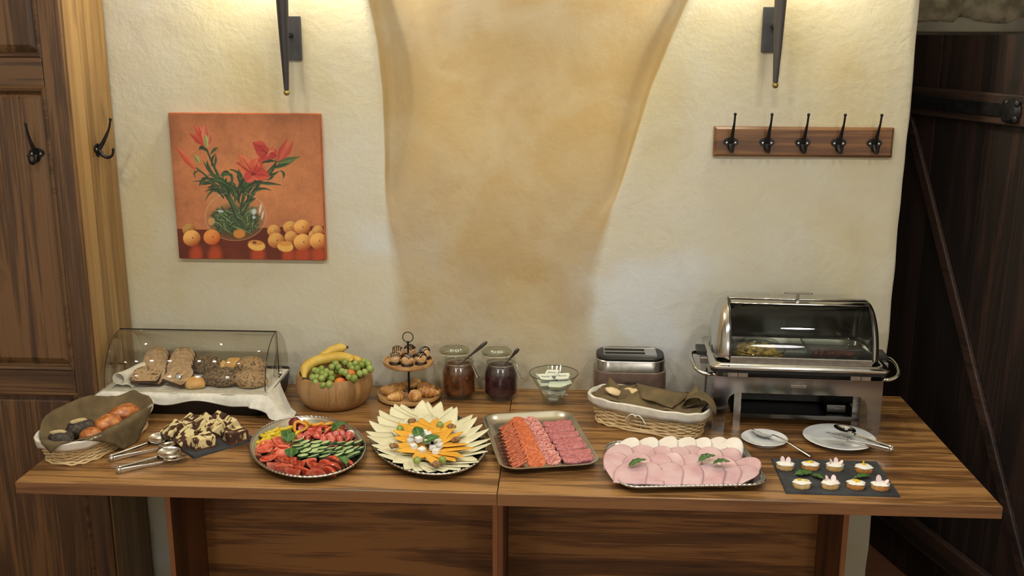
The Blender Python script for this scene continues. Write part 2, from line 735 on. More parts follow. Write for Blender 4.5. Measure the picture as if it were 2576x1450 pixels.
sx = 0.0
for wdt in (.24, .25, .22, .27):
    dbox('plank', sx + .001, sx + wdt - .001, .0, .03, .012, 1.836, DOORW, bevel=.001)
    sx += wdt
dbox('batten', .01, .97, -.026, 0, 1.584, 1.672, DOORB, bevel=.005)
dbox('batten', .01, .97, -.026, 0, .15, .236, DOORB, bevel=.005)
_a, _b = Vector((.10, 0, 1.585)), Vector((.93, 0, .236))
_l = (_b - _a).length
_an = math.atan2(_b.z - _a.z, _b.x - _a.x)
MB().box(0, _l, -.016, 0, -.019, .019, Matrix.Translation(_a) @ Matrix.Rotation(-_an, 4, 'Y')).build('brace', DOORB, door, smooth=False, bevel=.004)
st = MB()
st.box(.02, .60, -.032, -.0262, 1.607, 1.645)
st.build('strap_hinge', IRON, door, smooth=False, bevel=.002)
st = MB().lathe([(0, 0), (.034, 0), (.036, .004), (.026, .016), (0, .02)], 20, T(.63, -.026, 1.626, rad(90)))
for k in range(4):
    st.blob(.012, .008, .012, .2, 3, k, 10, 8, T(.63 + .03 * cos(k * pi / 2 + .78), -.034, 1.626 + .03 * sin(k * pi / 2 + .78)))
st.build('strap_boss', IRON, door)

# tall cupboard: dark panelled front, honey pine side
PINE = [wood('honey_pine_%d' % k, *c, 'Z', 9, .4, .12, .05, knots=True) for k, c in enumerate((
    ((156, 124, 78), (140, 108, 64), (104, 77, 42)), ((148, 116, 70), (132, 100, 57), (94, 68, 36)),
    ((164, 134, 88), (148, 115, 70), (112, 83, 47)), ((140, 108, 64), (124, 93, 52), (88, 63, 34))))]
CUPW = wood('brown_cupboard_wood', (112, 80, 48), (82, 56, 33), (44, 30, 19), 'Z', 12, .5, .5, .05, knots=True)
CUPH = wood('brown_cupboard_rail', (104, 74, 45), (76, 52, 31), (42, 29, 19), 'X', 12, .5, .5, .05)
cup = thing('cupboard', 'tall brown panelled cupboard with honey coloured pine side beside the plaster wall', 'cupboard', (-1.21, .51, 0))
MB().box(-.78, -.03, .024, .254, .0, 2.45).build('carcass', CUPW, cup, smooth=False)
ys = [.0, .036, .082, .126, .172, .214, .254]
zs_ = [0.0, 2.45]
for k in range(6):
    MB().box(-.022, 0 if k else .0025, ys[k] + .0006, ys[k + 1] - .0006, .0, 2.45).build('side_board', PINE[(2, 0, 1, 0, 3, 1)[k]], cup, smooth=False, bevel=.0012)
cd = bpy.data.objects.new('door', None)
COL.objects.link(cd)
cd.parent = cup


def cpart(name, x0, x1, y0, y1, z0, z1, m, bev=.003):
    return MB().box(x0, x1, y0, y1, z0, z1).build(name, m, cd, smooth=False, bevel=bev)


cpart('stile', -.064, -.002, -.012, .022, .03, 2.42, CUPW)
cpart('stile', -.62, -.556, -.012, .022, .03, 2.42, CUPW)
RAILS = [(.03, .10), (.803, .872), (1.69, 1.768), (2.36, 2.42)]
for z0, z1 in RAILS:
    cpart('rail', -.555, -.065, -.012, .022, z0, z1, CUPH)
for (a0, a1), (b0, b1) in zip(RAILS, RAILS[1:]):
    mb = MB()
    z0, z1, x0, x1 = a1, b0, -.556, -.064

    def ring(i, y):
        return [(x0 + i, y, z0 + i), (x1 - i, y, z0 + i), (x1 - i, y, z1 - i), (x0 + i, y, z1 - i)]
    mb.loft([ring(0, -.004), ring(.006, .010), ring(.012, .012), ring(.03, .002), ring(.034, .000)], False, True)
    mb.build('panel', CUPW, cd, smooth=False)
    mo = MB()
    mo.loft([ring(-.001, -.012), ring(.004, -.017), ring(.011, -.013), ring(.014, -.004)], False, False)
    mo.build('moulding', CUPH, cd, smooth=False)

# ================================================================ two buffet tables
TOPW = wood('rustic_table_top', (158, 116, 68), (114, 78, 43), (58, 38, 22), 'X', 24, .36, .1, .07, coat=.2, big=6.0)
EDGEW = wood('table_edge', (126, 86, 52), (102, 68, 41), (76, 49, 29), 'X', 12, .45, .08, .06)
PANW = wood('table_front_panel', (150, 104, 58), (112, 74, 41), (60, 39, 22), 'X', 14, .5, .15, .10, big=3.5)
LEGW = wood('table_side_panel', (108, 68, 42), (84, 52, 32), (52, 33, 21), 'Z', 10, .5, .15, .08)
LEGE = wood('table_side_edge', (150, 98, 60), (130, 82, 48), (100, 62, 36), 'Z', 12, .5, .1, .06)


def table(x0, x1, sxa, sxb, label):
    t = thing('buffet_table', label, 'table', ((x0 + x1) / 2, .385, 0), 0, 'buffet tables pushed together')
    c = (x0 + x1) / 2
    w = (x1 - x0) / 2 - .0008
    MB().box(-w, w, -.3825, .381, TT - .0322, TT).build('tabletop', TOPW, t, smooth=False, bevel=.0022)
    MB().box(-w - .0002, w + .0002, -.3846, -.3829, TT - .0316, TT - .0012).build('edge_band', EDGEW, t, smooth=False, bevel=.0008)
    for a in (sxa, sxb):
        sp = MB().box(a - c - .007, a - c + .007, -.183, .36, 0, TT - .033).build('side_panel', LEGW, t, smooth=False)
        MB().box(a - c - .0068, a - c + .0068, -.1852, -.1834, 0, TT - .0335).build('edge_band', LEGE, sp, smooth=False)
    MB().box(sxa - c + .0075, sxb - c - .0075, .055, .073, .12, TT - .034).build('front_panel', PANW, t, smooth=False)
    return t


table(-1.2, 0, -.902, -.0185, 'brown wooden table under the bread case and the vegetable platter')
table(0, 1.2, -.004, .898, 'brown wooden table under the chafing dish and the ham tray')

# ================================================================ on the wall
BRASS = mat('brass', (160, 144, 92), rough=.45, metal=1, var=.1)
TORCH = wood('ebony_wood', (74, 68, 66), (50, 46, 46), (30, 28, 29), 'Z', 14, .45, .15, .05)
BULB = emit('warm_bulb', (255, 226, 160), 14)
BULB.cycles.emission_sampling = 'NONE'


def sconce(x, zb, px, pz0, pz1, label):
    t = thing('wall_sconce', label, 'wall lamp', (x, WY, zb), 0, 'torch lamps on the wall')
    MB().box(px - x - .028, px - x + .028, -.012, .012, pz0 - zb, pz1 - zb).build('wall_plate', mat('dark_grey_metal', (64, 64, 67), rough=.6, var=.08), t, smooth=False, bevel=.002)
    MB().tube([(px - x, -.012, .16), (0, -.10, .16)], .007, 10).build('arm', IRON, t)
    b = MB()
    b.lathe([(0, .008), (.0075, .008), (.0098, .06), (.0138, .15), (.0178, .26), (.0215, .36), (.024, .40), (.030, .405), (.034, .43), (0, .43)], 12)
    b.build('torch_body', TORCH, t, (0, -.10, 0), angle=50)
    MB().lathe([(0, -.0095), (.006, -.0075), (.0095, 0), (.006, .0075), (0, .0095)], 16).build('finial', BRASS, t, (0, -.10, 0), angle=80)
    c = MB().lathe([(.02, .43), (.045, .45), (.062, .50), (.064, .56)], 24)
    c.build('shade', glass('frosted_shade', (250, 240, 220), 1.3, .3), t, (0, -.10, 0))
    MB().blob(.02, .02, .032, 0, 1, 0, 14, 10).build('bulb', BULB, t, (0, -.10, .495))
    d = bpy.data.lights.new('sconce_light', 'POINT')
    d.energy = 36
    d.color = (1, .99, .88)
    d.shadow_soft_size = .035
    o = bpy.data.objects.new('sconce_light', d)
    COL.objects.link(o)
    o.parent = t
    o.location = (0, -.10, .50)


sconce(-.650, 1.669, -.653, 1.757, 1.883, 'dark torch shaped wall lamp above the flower picture')
sconce(.737, 1.697, .737, 1.785, 1.911, 'dark torch shaped wall lamp above the coat rack')


def hook_parts(root, screw_mat):
    pl = []
    for i in range(28):
        a = 2 * pi * i / 28
        r = .0135 + .0085 * abs(cos(a)) ** 4
        if sin(a) < 0:
            r += .013 * (-sin(a)) ** 8
        pl.append((r * cos(a), r * sin(a)))
    p = MB().prism(pl, 0, .004, T(0, 0, 0, rad(90)))
    p.build('back_plate', IRON, root, bevel=.001)
    MB().tube(catmull([(0, -.003, -.004), (0, -.016, .012), (0, -.030, .036), (.001, -.040, .058), (.001, -.046, .080)], 5),
              [.0075 - .0045 * min(1, k / 15) for k in range(21)], 10).build('long_prong', IRON, root)
    MB().blob(.0046, .0046, .0046, 0, 1, 0, 12, 8, T(.001, -.0465, .083)).build('prong_ball', IRON, root)
    MB().tube(catmull([(0, -.003, -.002), (0, -.014, -.020), (0, -.030, -.027), (0, -.043, -.020), (0, -.047, -.006)], 5),
              [.007 - .0035 * min(1, k / 15) for k in range(21)], 10).build('short_prong', IRON, root)
    MB().blob(.0042, .0042, .0042, 0, 1, 0, 12, 8, T(0, -.0472, -.003)).build('prong_ball', IRON, root)
    for s in (-1, 1):
        MB().lathe([(0, 0), (.0034, 0), (.0028, .0016), (0, .002)], 10, T(s * .0125, -.004, -.002, rad(90))).build('screw', screw_mat, root)


SCREW = mat('screw_steel', (190, 188, 180), rough=.3, metal=1)
RACKW = wood('coat_rack_board', (126, 86, 50), (98, 64, 37), (68, 44, 25), 'X', 10, .4, .12, .06)
rack = thing('coat_rack', 'brown wooden coat rack board with five black iron hooks', 'coat rack', (.845, WY, 1.53))
bd = MB()


def rring(i, y):
    return [(-.258 + i, y, -.0435 + i), (.258 - i, y, -.0435 + i), (.258 - i, y, .0435 - i), (-.258 + i, y, .0435 - i)]


bd.loft([rring(0, .004), rring(0, -.012), rring(.007, -.019)], True, True)
bd.build('board', RACKW, rack, smooth=False, bevel=.001)
for hx in (.635, .739, .842, .945, 1.047):
    h = bpy.data.objects.new('hook', None)
    COL.objects.link(h)
    h.parent = rack
    h.location = (hx - .845, -.019, 0)
    hook_parts(h, SCREW)
h = thing('coat_hook', 'black iron double hook with two bright screws on the cupboard door panel', 'hook', (-1.322, .51 - .0, 1.508))
h.location.y = .5105
hook_parts(h, SCREW)
h = thing('coat_hook', 'black iron hook seen from the side on the pine cupboard side', 'hook', (-1.209, .640, 1.508), rad(90))
hook_parts(h, SCREW)


# ---------------------------------------------------------------- canvas picture: lilies in a glass bowl with apricots
def paint_picture(n):
    u, v = np.meshgrid((np.arange(n) + .0) / (n - 1), (np.arange(n) + .0) / (n - 1))
    X = (90 + 115 * v) * (1 - u) + (1410 + 60 * v) * u
    Y = (75 + 20 * u) * (1 - v) + (1340 + 15 * u) * v
    rng = np.random.RandomState(3)
    C = np.zeros((n, n, 3))

    def blur_noise(k):
        a = rng.rand(n // k + 2, n // k + 2)
        yi, xi = np.arange(n) / k, np.arange(n) / k
        y0, x0 = yi.astype(int), xi.astype(int)
        fy, fx = (yi - y0)[:, None], (xi - x0)[None, :]
        return (a[y0][:, x0] * (1 - fy) * (1 - fx) + a[y0 + 1][:, x0] * fy * (1 - fx) + a[y0][:, x0 + 1] * (1 - fy) * fx + a[y0 + 1][:, x0 + 1] * fy * fx)
    nz = .5 * blur_noise(40) + .3 * blur_noise(12) + .2 * blur_noise(4)
    base = np.array([188, 112, 68.])[None, None] * (1 + .32 * (nz - .5))[..., None]
    glow = np.exp(-(((X - 900) / 700) ** 2 + ((Y - 700) / 420) ** 2))
    base = base + glow[..., None] * np.array([18, 16, 8.])
    edge = np.clip((Y - 75) / 160, 0, 1) * np.clip((X - 110) / 120, .0, 1)
    base *= (.86 + .14 * edge)[..., None]
    C[:] = base
    tab = Y > 1068 + 14 * np.sin(X / 300)
    tcol = np.array([104, 42, 22.]) * (1 + .4 * (nz - .5))[..., None]
    C[tab] = tcol[tab]

    def put(mask, col):
        mask = np.clip(mask, 0, 1)[..., None]
        C[:] = C * (1 - mask) + np.asarray(col, float) * mask

    def ellipse(cx, cy, rx, ry, col, rot=0, soft=.06, alpha=1.0):
        c, s = cos(rot), sin(rot)
        dx, dy = X - cx, Y - cy
        d = np.sqrt(((dx * c + dy * s) / rx) ** 2 + ((-dx * s + dy * c) / ry) ** 2)
        put(np.clip((1 + soft - d) / (2 * soft), 0, 1) * alpha, col)
        return d

    def stroke(pts, w0, w1, w2, col, col2=None):
        P = [np.array((p[0], p[1]), float) for p in pts]
        Q = []
        m = 14
        if len(P) == 3:
            for k in range(m + 1):
                t = k / m
                Q.append((1 - t) ** 2 * P[0] + 2 * t * (1 - t) * P[1] + t * t * P[2])
        else:
            Q = P
        qa = np.array(Q)
        wm = max(w0, w1, w2) * 1.3 + 6
        sel = (X > qa[:, 0].min() - wm) & (X < qa[:, 0].max() + wm) & (Y > qa[:, 1].min() - wm) & (Y < qa[:, 1].max() + wm)
        xs, ys_ = X[sel], Y[sel]
        best = np.full(xs.shape, 9.0)
        tt = np.zeros(xs.shape)
        side = np.zeros(xs.shape)
        L = len(Q) - 1
        for k in range(L):
            a, b = Q[k], Q[k + 1]
            ab = b - a
            h = np.clip(((xs - a[0]) * ab[0] + (ys_ - a[1]) * ab[1]) / (ab @ ab + 1e-9), 0, 1)
            dx, dy = xs - a[0] - h * ab[0], ys_ - a[1] - h * ab[1]
            t = (k + h) / L
            w = np.where(t < .5, w0 + (w1 - w0) * t * 2, w1 + (w2 - w1) * (t * 2 - 1))
            d = np.hypot(dx, dy) / np.maximum(w, .8)
            up = d < best
            best = np.where(up, d, best)
            side = np.where(up, np.sign(ab[0] * dy - ab[1] * dx), side)
        mask = np.clip((1.15 - best) / .3, 0, 1)[..., None]
        cc = np.asarray(col, float)
        if col2 is not None:
            k = np.clip(.5 + .5 * side * np.minimum(1, best * 1.5), 0, 1)[..., None]
            cc = cc * (1 - k) + np.asarray(col2, float) * k
        C[sel] = C[sel] * (1 - mask) + cc * mask

    def fruit(cx, cy, r, dark=(168, 74, 28), light=(250, 184, 92), k=1.0):
        dx, dy = (X - cx) / r, (Y - cy) / (r * .95)
        d = np.hypot(dx, dy)
        mask = np.clip((1.03 - d) / .06, 0, 1)[..., None]
        l = np.clip(.58 - .34 * dx - .52 * dy + .30 * (1 - d), 0, 1)[..., None]
        cc = (np.array(dark, float) * (1 - l) + np.array(light, float) * l) * k
        C[:] = C * (1 - mask) + cc * mask
        put(np.clip((.13 - np.hypot(dx - .12, dy + .02)) / .08, 0, 1) * .7, (90, 40, 20))

    # reflections in the dark table
    for x0, w in ((350, 55), (515, 60), (890, 60), (1150, 50), (1275, 70), (1410, 60)):
        ellipse(x0, 1310, w, 85, (198, 72, 32), 0, .35, .85)
    # fruit behind
    fruit(285, 1085, 58, k=.8)
    for x0, y0, r in ((1025, 1095, 58), (1045, 1180, 72), (1165, 1065, 60), (1175, 1150, 58), (1370, 1130, 45), (1405, 1095, 50)):
        fruit(x0, y0, r, k=.92)
    # bowl
    ellipse(690, 965, 268, 218, (196, 128, 74), 0, .02, .35)
    ellipse(560, 830, 110, 90, (205, 140, 84), 0, .4, .5)
    G1, G2, G3 = (44, 58, 40), (88, 108, 68), (136, 152, 96)
    ellipse(690, 1010, 215, 140, (58, 70, 46), 0, .25, .75)
    for k in range(150):
        a = rng.rand() * 6.28
        x0, y0 = 690 + 225 * (rng.rand() - .5) * 2, 960 + 190 * (rng.rand() - .45)
        x1, y1 = x0 + rng.randn() * 120, y0 + 40 + rng.rand() * 90
        if ((x1 - 690) / 250) ** 2 + ((y1 - 965) / 205) ** 2 > 1 or ((x0 - 690) / 250) ** 2 + ((y0 - 965) / 205) ** 2 > 1:
            continue
        stroke([(x0, y0), ((x0 + x1) / 2 + rng.randn() * 30, (y0 + y1) / 2 - 20), (x1, y1)], 3, 12, 3, (G1, (44, 70, 42), G2)[k % 3], (G2, G3, G1)[k % 3])
    put(np.clip((1 - np.hypot((X - 725) / 60, (Y - 1120) / 45)) * 4, 0, 1) * .9, (226, 140, 52))
    put(np.clip((1 - np.hypot((X - 480) / 36, (Y - 1010) / 40)) * 4, 0, 1) * .8, (220, 160, 92))
    # stems and leaves
    for pts, w in (([(700, 900), (560, 680), (430, 380)], 13), ([(690, 900), (560, 700), (340, 540)], 11), ([(740, 900), (760, 760), (800, 640)], 14),
                   ([(760, 880), (880, 680), (1040, 500)], 13), ([(700, 980), (640, 800), (520, 640)], 12), ([(760, 960), (820, 800), (930, 640)], 11)):
        stroke(pts, w, w, w * .6, G1, G2)
    LV = [((520, 640), (440, 560), (400, 480)), ((500, 600), (420, 500), (440, 480)), ((480, 650), (390, 600), (370, 700)), ((500, 680), (400, 660), (375, 690)),
          ((560, 720), (460, 720), (425, 830)), ((540, 700), (470, 700), (440, 720)), ((580, 640), (560, 570), (660, 620)), ((560, 610), (600, 540), (665, 640)),
          ((480, 520), (470, 440), (515, 420)), ((500, 540), (520, 470), (510, 430)), ((470, 420), (500, 380), (530, 370)), ((440, 400), (370, 340), (370, 390)),
          ((380, 570), (300, 560), (335, 630)), ((600, 700), (600, 640), (610, 630)), ((640, 720), (620, 680), (560, 640)), ((740, 720), (700, 600), (720, 540)),
          ((760, 700), (740, 600), (712, 545)), ((820, 690), (900, 650), (960, 640)), ((850, 680), (960, 670), (1090, 695)), ((900, 640), (1000, 620), (1070, 570)),
          ((980, 600), (1040, 540), (1040, 460)), ((1000, 560), (1080, 500), (1245, 452)), ((1010, 550), (1120, 530), (1225, 460)), ((920, 500), (960, 470), (1040, 490)),
          ((960, 650), (1010, 640), (1020, 600)), ((1080, 570), (1120, 590), (1100, 640)), ((700, 760), (640, 720), (610, 760)), ((760, 850), (820, 840), (870, 800)),
          ((640, 560), (700, 560), (740, 640)), ((690, 760), (700, 700), (640, 650)), ((730, 860), (690, 780), (640, 740)), ((780, 780), (800, 720), (880, 680))]
    for k in range(34):
        t_ = rng.rand()
        x0, y0 = 700 + (rng.rand() - .5) * 260, 740 + (rng.rand() - .5) * 130
        dx_ = (x0 - 700) * 1.1 + rng.randn() * 70
        LV.append(((x0, y0 + 40), (x0 + dx_ * .4, y0 - 70 - 40 * t_), (x0 + dx_, y0 - 10 - 90 * t_)))
    for k, p in enumerate(LV):
        stroke(p, 3 + (k % 3) * 2, 10 + (k % 4) * 2.5, 2, (G1, (38, 62, 36), (52, 80, 44))[k % 3], (G2, (84, 112, 60), G1)[k % 3])
    # buds
    stroke([(330, 550), (260, 470), (170, 365)], 10, 30, 6, (196, 74, 46), (222, 110, 66))
    stroke([(365, 500), (350, 460), (325, 430)], 6, 18, 4, (110, 132, 66), (170, 180, 100))
    # closed lily at the upper left
    for e, c1, c2 in (((320, 175), (196, 66, 50), (220, 104, 72)), ((285, 250), (176, 56, 42), (206, 84, 58)), ((360, 180), (190, 60, 48), (228, 116, 84)),
                      ((405, 165), (214, 130, 96), (196, 84, 62)), ((460, 260), (214, 120, 92), (190, 86, 62))):
        stroke([(415, 350), ((415 + e[0]) / 2 + 12, (350 + e[1]) / 2), e], 8, 30, 5, c1, c2)
    stroke([(430, 350), (430, 300), (415, 258)], 12, 20, 5, (132, 146, 74), (176, 176, 104))
    # back lily right
    for e, c1, c2 in (((840, 330), (184, 54, 46), (204, 76, 56)), ((870, 395), (190, 58, 48), (176, 48, 44)), ((1040, 440), (196, 66, 54), (180, 54, 48)), ((920, 470), (198, 66, 52), (180, 52, 46))):
        stroke([(960, 420), ((960 + e[0]) / 2, (420 + e[1]) / 2 - 20), e], 22, 50, 8, c1, c2)
    ellipse(925, 405, 50, 42, (192, 62, 54), .3, .3)
    for e in ((840, 335), (870, 395), (1040, 440), (920, 470)):
        stroke([(960, 420), ((960 + e[0]) / 2, (420 + e[1]) / 2 - 20), e], 3, 3.5, 1.5, (146, 40, 38))
    for e in ((1000, 340), (1030, 370), (1020, 400)):
        stroke([(960, 440), (985, 400), e], 3, 4, 5, (214, 132, 84))
    stroke([(1060, 490), (1090, 400), (1140, 300)], 14, 36, 5, (184, 62, 50), (216, 106, 70))
    stroke([(1075, 480), (1140, 410), (1185, 320)], 14, 30, 6, (206, 96, 66), (190, 70, 54))
    stroke([(1060, 500), (1140, 480), (1245, 452)], 10, 24, 4, (68, 96, 52), (120, 128, 74))
    # front lily
    for e, c1, c2 in (((690, 500), (226, 112, 70), (204, 78, 54)), ((745, 455), (222, 110, 66), (206, 82, 54)), ((715, 430), (206, 96, 60), (224, 120, 74)), ((900, 450), (220, 104, 66), (196, 62, 48)),
                      ((985, 620), (206, 66, 52), (222, 88, 62)), ((780, 655), (222, 92, 74), (206, 62, 54)), ((860, 470), (214, 90, 60), (226, 112, 70))):
        stroke([(840, 595), ((840 + e[0]) / 2, (595 + e[1]) / 2 - 8), e], 26, 52, 7, c1, c2)
    ellipse(880, 575, 60, 46, (200, 66, 54), .4, .3)
    for e in ((985, 620), (780, 655), (900, 450), (745, 455), (690, 500), (940, 540)):
        stroke([(840, 597), ((840 + e[0]) / 2, (597 + e[1]) / 2 - 8), e], 3, 3.5, 1.5, (156, 46, 40))
    ellipse(840, 598, 22, 12, (130, 40, 34), 0, .3)
    stroke([(700, 495), (770, 560), (830, 600)], 2, 3, 2, (150, 60, 40))
    # bowl glints and rim
    for x0, y0, w, hh in ((850, 925, 22, 28), (905, 900, 10, 45), (925, 955, 8, 40), (850, 975, 14, 14), (560, 920, 26, 10)):
        ellipse(x0, y0, w, hh, (214, 222, 216), .2, .3, .85)
    d = np.hypot((X - 690) / 268, (Y - 965) / 218)
    put(np.clip((.02 - abs(d - .99)) / .012, 0, 1) * .45 * (Y > 760), (222, 190, 150))
    put(np.clip((.03 - abs(np.hypot((X - 690) / 170, (Y - 752) / 20) - 1)) / .05, 0, 1) * .5, (226, 190, 150))
    # front fruit
    fruit(310, 1160, 76)
    fruit(485, 1150, 72, (200, 84, 30), (240, 150, 66))
    fruit(1268, 1062, 70)
    fruit(1275, 1195, 78)
    fruit(1412, 1185, 76)
    ellipse(876, 1225, 76, 46, (238, 180, 84), .15, .08)
    ellipse(872, 1200, 62, 22, (214, 140, 60), .1, .2)
    ellipse(858, 1198, 16, 12, (120, 60, 30), 0, .3)
    ellipse(1126, 1235, 70, 46, (240, 178, 80), .1, .08)
    ellipse(1126, 1208, 58, 22, (226, 150, 64), 0, .2)
    grey = C.mean(axis=2, keepdims=True)
    C[:] = C * .90 + grey * .10
    C[:] = C * (1 + .10 * (rng.rand(n, n) - .5))[..., None]
    return np.clip(C, 0, 255) / 255.0


def picture():
    w, hgt, n = .459, .446, 330
    t = thing('canvas_picture', 'orange canvas picture of red lilies in a glass bowl with apricots', 'picture', (-.8055, WY - .001, 1.380))
    CANV = mat('canvas_edge', (178, 92, 50), rough=.85, var=.1, scale=20)
    MB().box(-w / 2, w / 2, -.0185, .004, -hgt / 2, hgt / 2).build('stretched_canvas', CANV, t, smooth=False, bevel=.003)
    img = paint_picture(n)
    L = np.where(img <= .04045, img / 12.92, ((img + .055) / 1.055) ** 2.4)
    mb = MB().grid(lambda a, b: (-w / 2 + .002 + (w - .004) * a, -.0192, hgt / 2 - .002 - (hgt - .004) * b), n, n)
    m, nt, b = _base('flower_print')
    at = nt.nodes.new('ShaderNodeAttribute')
    at.attribute_name = 'print'
    nt.links.new(at.outputs['Color'], b.inputs['Base Color'])
    b.inputs['Roughness'].default_value = .75
    v = _coords(nt)
    nn = _noise(nt, v, 900, 2, .5, 0, False)
    bp = nt.nodes.new('ShaderNodeBump')
    bp.inputs['Strength'].default_value = .1
    bp.inputs['Distance'].default_value = .001
    nt.links.new(nn.outputs[0], bp.inputs['Height'])
    nt.links.new(bp.outputs[0], b.inputs['Normal'])
    o = mb.build('printed_picture', m, t, smooth=False)
    at = o.data.attributes.new('print', 'FLOAT_COLOR', 'POINT')
    col = np.ones((n * n, 4), np.float32)
    col[:, :3] = L.reshape(-1, 3)
    at.data.foreach_set('color', col.ravel())


picture()

# ================================================================ baskets, napkins, cloths
WICKER = mat('pale_wicker', (206, 172, 118), rough=.6, col2=(228, 200, 152), scale=40, bump=.2, bscale=120)
WICKER_D = mat('wicker_stake', (176, 136, 86), rough=.65, col2=(206, 170, 118), scale=40)
CREAM_L = mat('basket_liner', (214, 206, 190), rough=.9, var=.05, scale=30, bump=.25, bscale=260)


def basket(name, label, loc, rz, L, W, H):
    t = thing(name, label, 'basket', loc, rz, 'lined wicker bread baskets')

    def outl(z, off=0.0, n=112):
        k = z / H
        return sup(L / 2 * (.85 + .15 * k) + off, W / 2 * (.80 + .20 * k) + off, 3.2, n)
    we = MB()
    rows = 12
    ns = 28
    for r_ in range(rows):
        z = .006 + (H - .014) * r_ / (rows - 1)
        o = outl(z)
        path = []
        for i, (x, y) in enumerate(o):
            ph = 1.25 * cos(i / 112 * 2 * pi * ns / 2 + pi * (r_ % 2))
            d = sqrt(x * x + y * y)
            e = .0028 * ph
            path.append((x * (1 + e / d), y * (1 + e / d), z + .0003 * sin(i * 1.7 + r_) + .0012 * noise.noise(Vector((i * .2, r_, 0)))))
        we.tube(path, .0027, 6, True)
    o1, o2 = outl(.002, .002), outl(.008, .005)
    we.tube([(x, y, .004 + .0015 * sin(i * .9)) for i, (x, y) in enumerate(o2)], .0035, 6, True)
    we.tube([(x, y, .009 + .0015 * sin(i * .9 + 3)) for i, (x, y) in enumerate(o2)], .003, 6, True)
    we.build('weave', WICKER, t, kind='stuff')
    sk = MB()
    for s in range(ns):
        i = int(s * 112 / ns)
        sk.tube([outl(z)[i] + (z,) for z in (.0, .3 * H, .6 * H, H - .004)], .0022, 5)
    sk.prism(outl(.003, -.004), .001, .006)
    sk.build('stakes', WICKER_D, t, kind='stuff')
    li = MB()
    lo = []
    for z, off in ((.012, -.012), (.4 * H, -.009), (.8 * H, -.006), (H - .002, -.004), (H + .004, .0), (H + .002, .006), (H - .012, .009)):
        lo.append([(x, y, z + .0012 * sin(i * .7)) for i, (x, y) in enumerate(outl(z, off))])
    hem = []
    for i, (x, y) in enumerate(outl(H - .30 * H, .0085)):
        w_ = .004 * noise.noise(Vector((i * .16, 2.2, loc[0]))) + .0015 * sin(i * .5)
        hem.append((x * (1 + w_ * .12), y * (1 + w_ * .12), H - .30 * H + w_))
    lo.append(hem)
    li.loft(lo, True, False, flip=True)
    li.build('liner', CREAM_L, t, solid=.0015)
    return t


def drape(t, mb, L, W, H, su, sv, rot, inner, seed, up=None, n=44, hang=.08, bulge=0.0, off=(0, 0), wr=.004):
    a, b = L / 2 - .004, W / 2 - .004

    def fn(p, q):
        u, v = p * 2 - 1, q * 2 - 1
        x, y = u * su, v * sv
        x, y = x * cos(rot) - y * sin(rot) + off[0], x * sin(rot) + y * cos(rot) + off[1]
        rho = ((abs(x) / a) ** 3 + (abs(y) / b) ** 3) ** (1 / 3) + 1e-6
        nn = noise.noise(Vector((x * 22, y * 22, seed))) + .5 * noise.noise(Vector((x * 50, y * 50, seed)))
        if rho <= 1:
            z = inner + (H + .007 - inner) * rho ** 4 + bulge * (1 - rho ** 2) + wr * nn * 1.6
            z = max(z, .012)
            return (x, y, z)
        px, py = x / rho, y / rho
        d = sqrt((x - px) ** 2 + (y - py) ** 2)
        dl = sqrt(px * px + py * py)
        nx, ny = px / dl, py / dl
        k = up(math.atan2(ny, nx)) if up else 0
        out = min(d, .014)
        zd = H + .007 - max(0, min(d - .010, hang)) * (1 - .08 * d)
        zu = H + .007 + min(d, .026) * .75 - max(0, d - .05) * .3
        z = zd * (1 - k) + zu * k + wr * .5 * nn
        o = out * (1 - k) + d * .45 * k
        o += .004 * nn * (1 - k) * min(1, d / .03) + .004 * (1 - k)
        return (px + nx * o, py + ny * o, max(z, .004))
    mb.grid(fn, n, n)


# ---- basket with dark and golden rolls on the near end of the table
BL, BW, BH = .355, .175, .067
b1 = basket('wicker_basket', 'lined wicker basket with brown napkin and bread rolls beside the cake slate', (-1.105, .262, TT), rad(78), BL, BW, BH)
nk = thing('napkin', 'olive brown napkin holding bread rolls, one corner hanging over the basket side', 'napkin', (-1.105, .262, TT), rad(78))
mb = MB()
drape(nk, mb, BL, BW, BH, .150, .150, rad(45), .03, 4.2, up=lambda a: smooth01((cos(a - rad(80)) + .1) / .5), off=(.0, -.004), hang=.075)
mb.build('cloth', BROWN_CLOTH, nk, solid=.0014)
ROLL = mat('golden_crust', (146, 74, 32), rough=.42, col2=(200, 128, 66), scale=60, detail=5, bump=.3, bscale=60, coat=.2)
DARKROLL = mat('poppy_crust', (44, 36, 32), rough=.7, col2=(92, 80, 66), scale=120, detail=4, bump=.8, bscale=220, lo=.45, hi=.75)
PALECR = mat('pale_crumb', (196, 176, 130), rough=.8, col2=(150, 128, 88), scale=40, bump=.4, bscale=100)
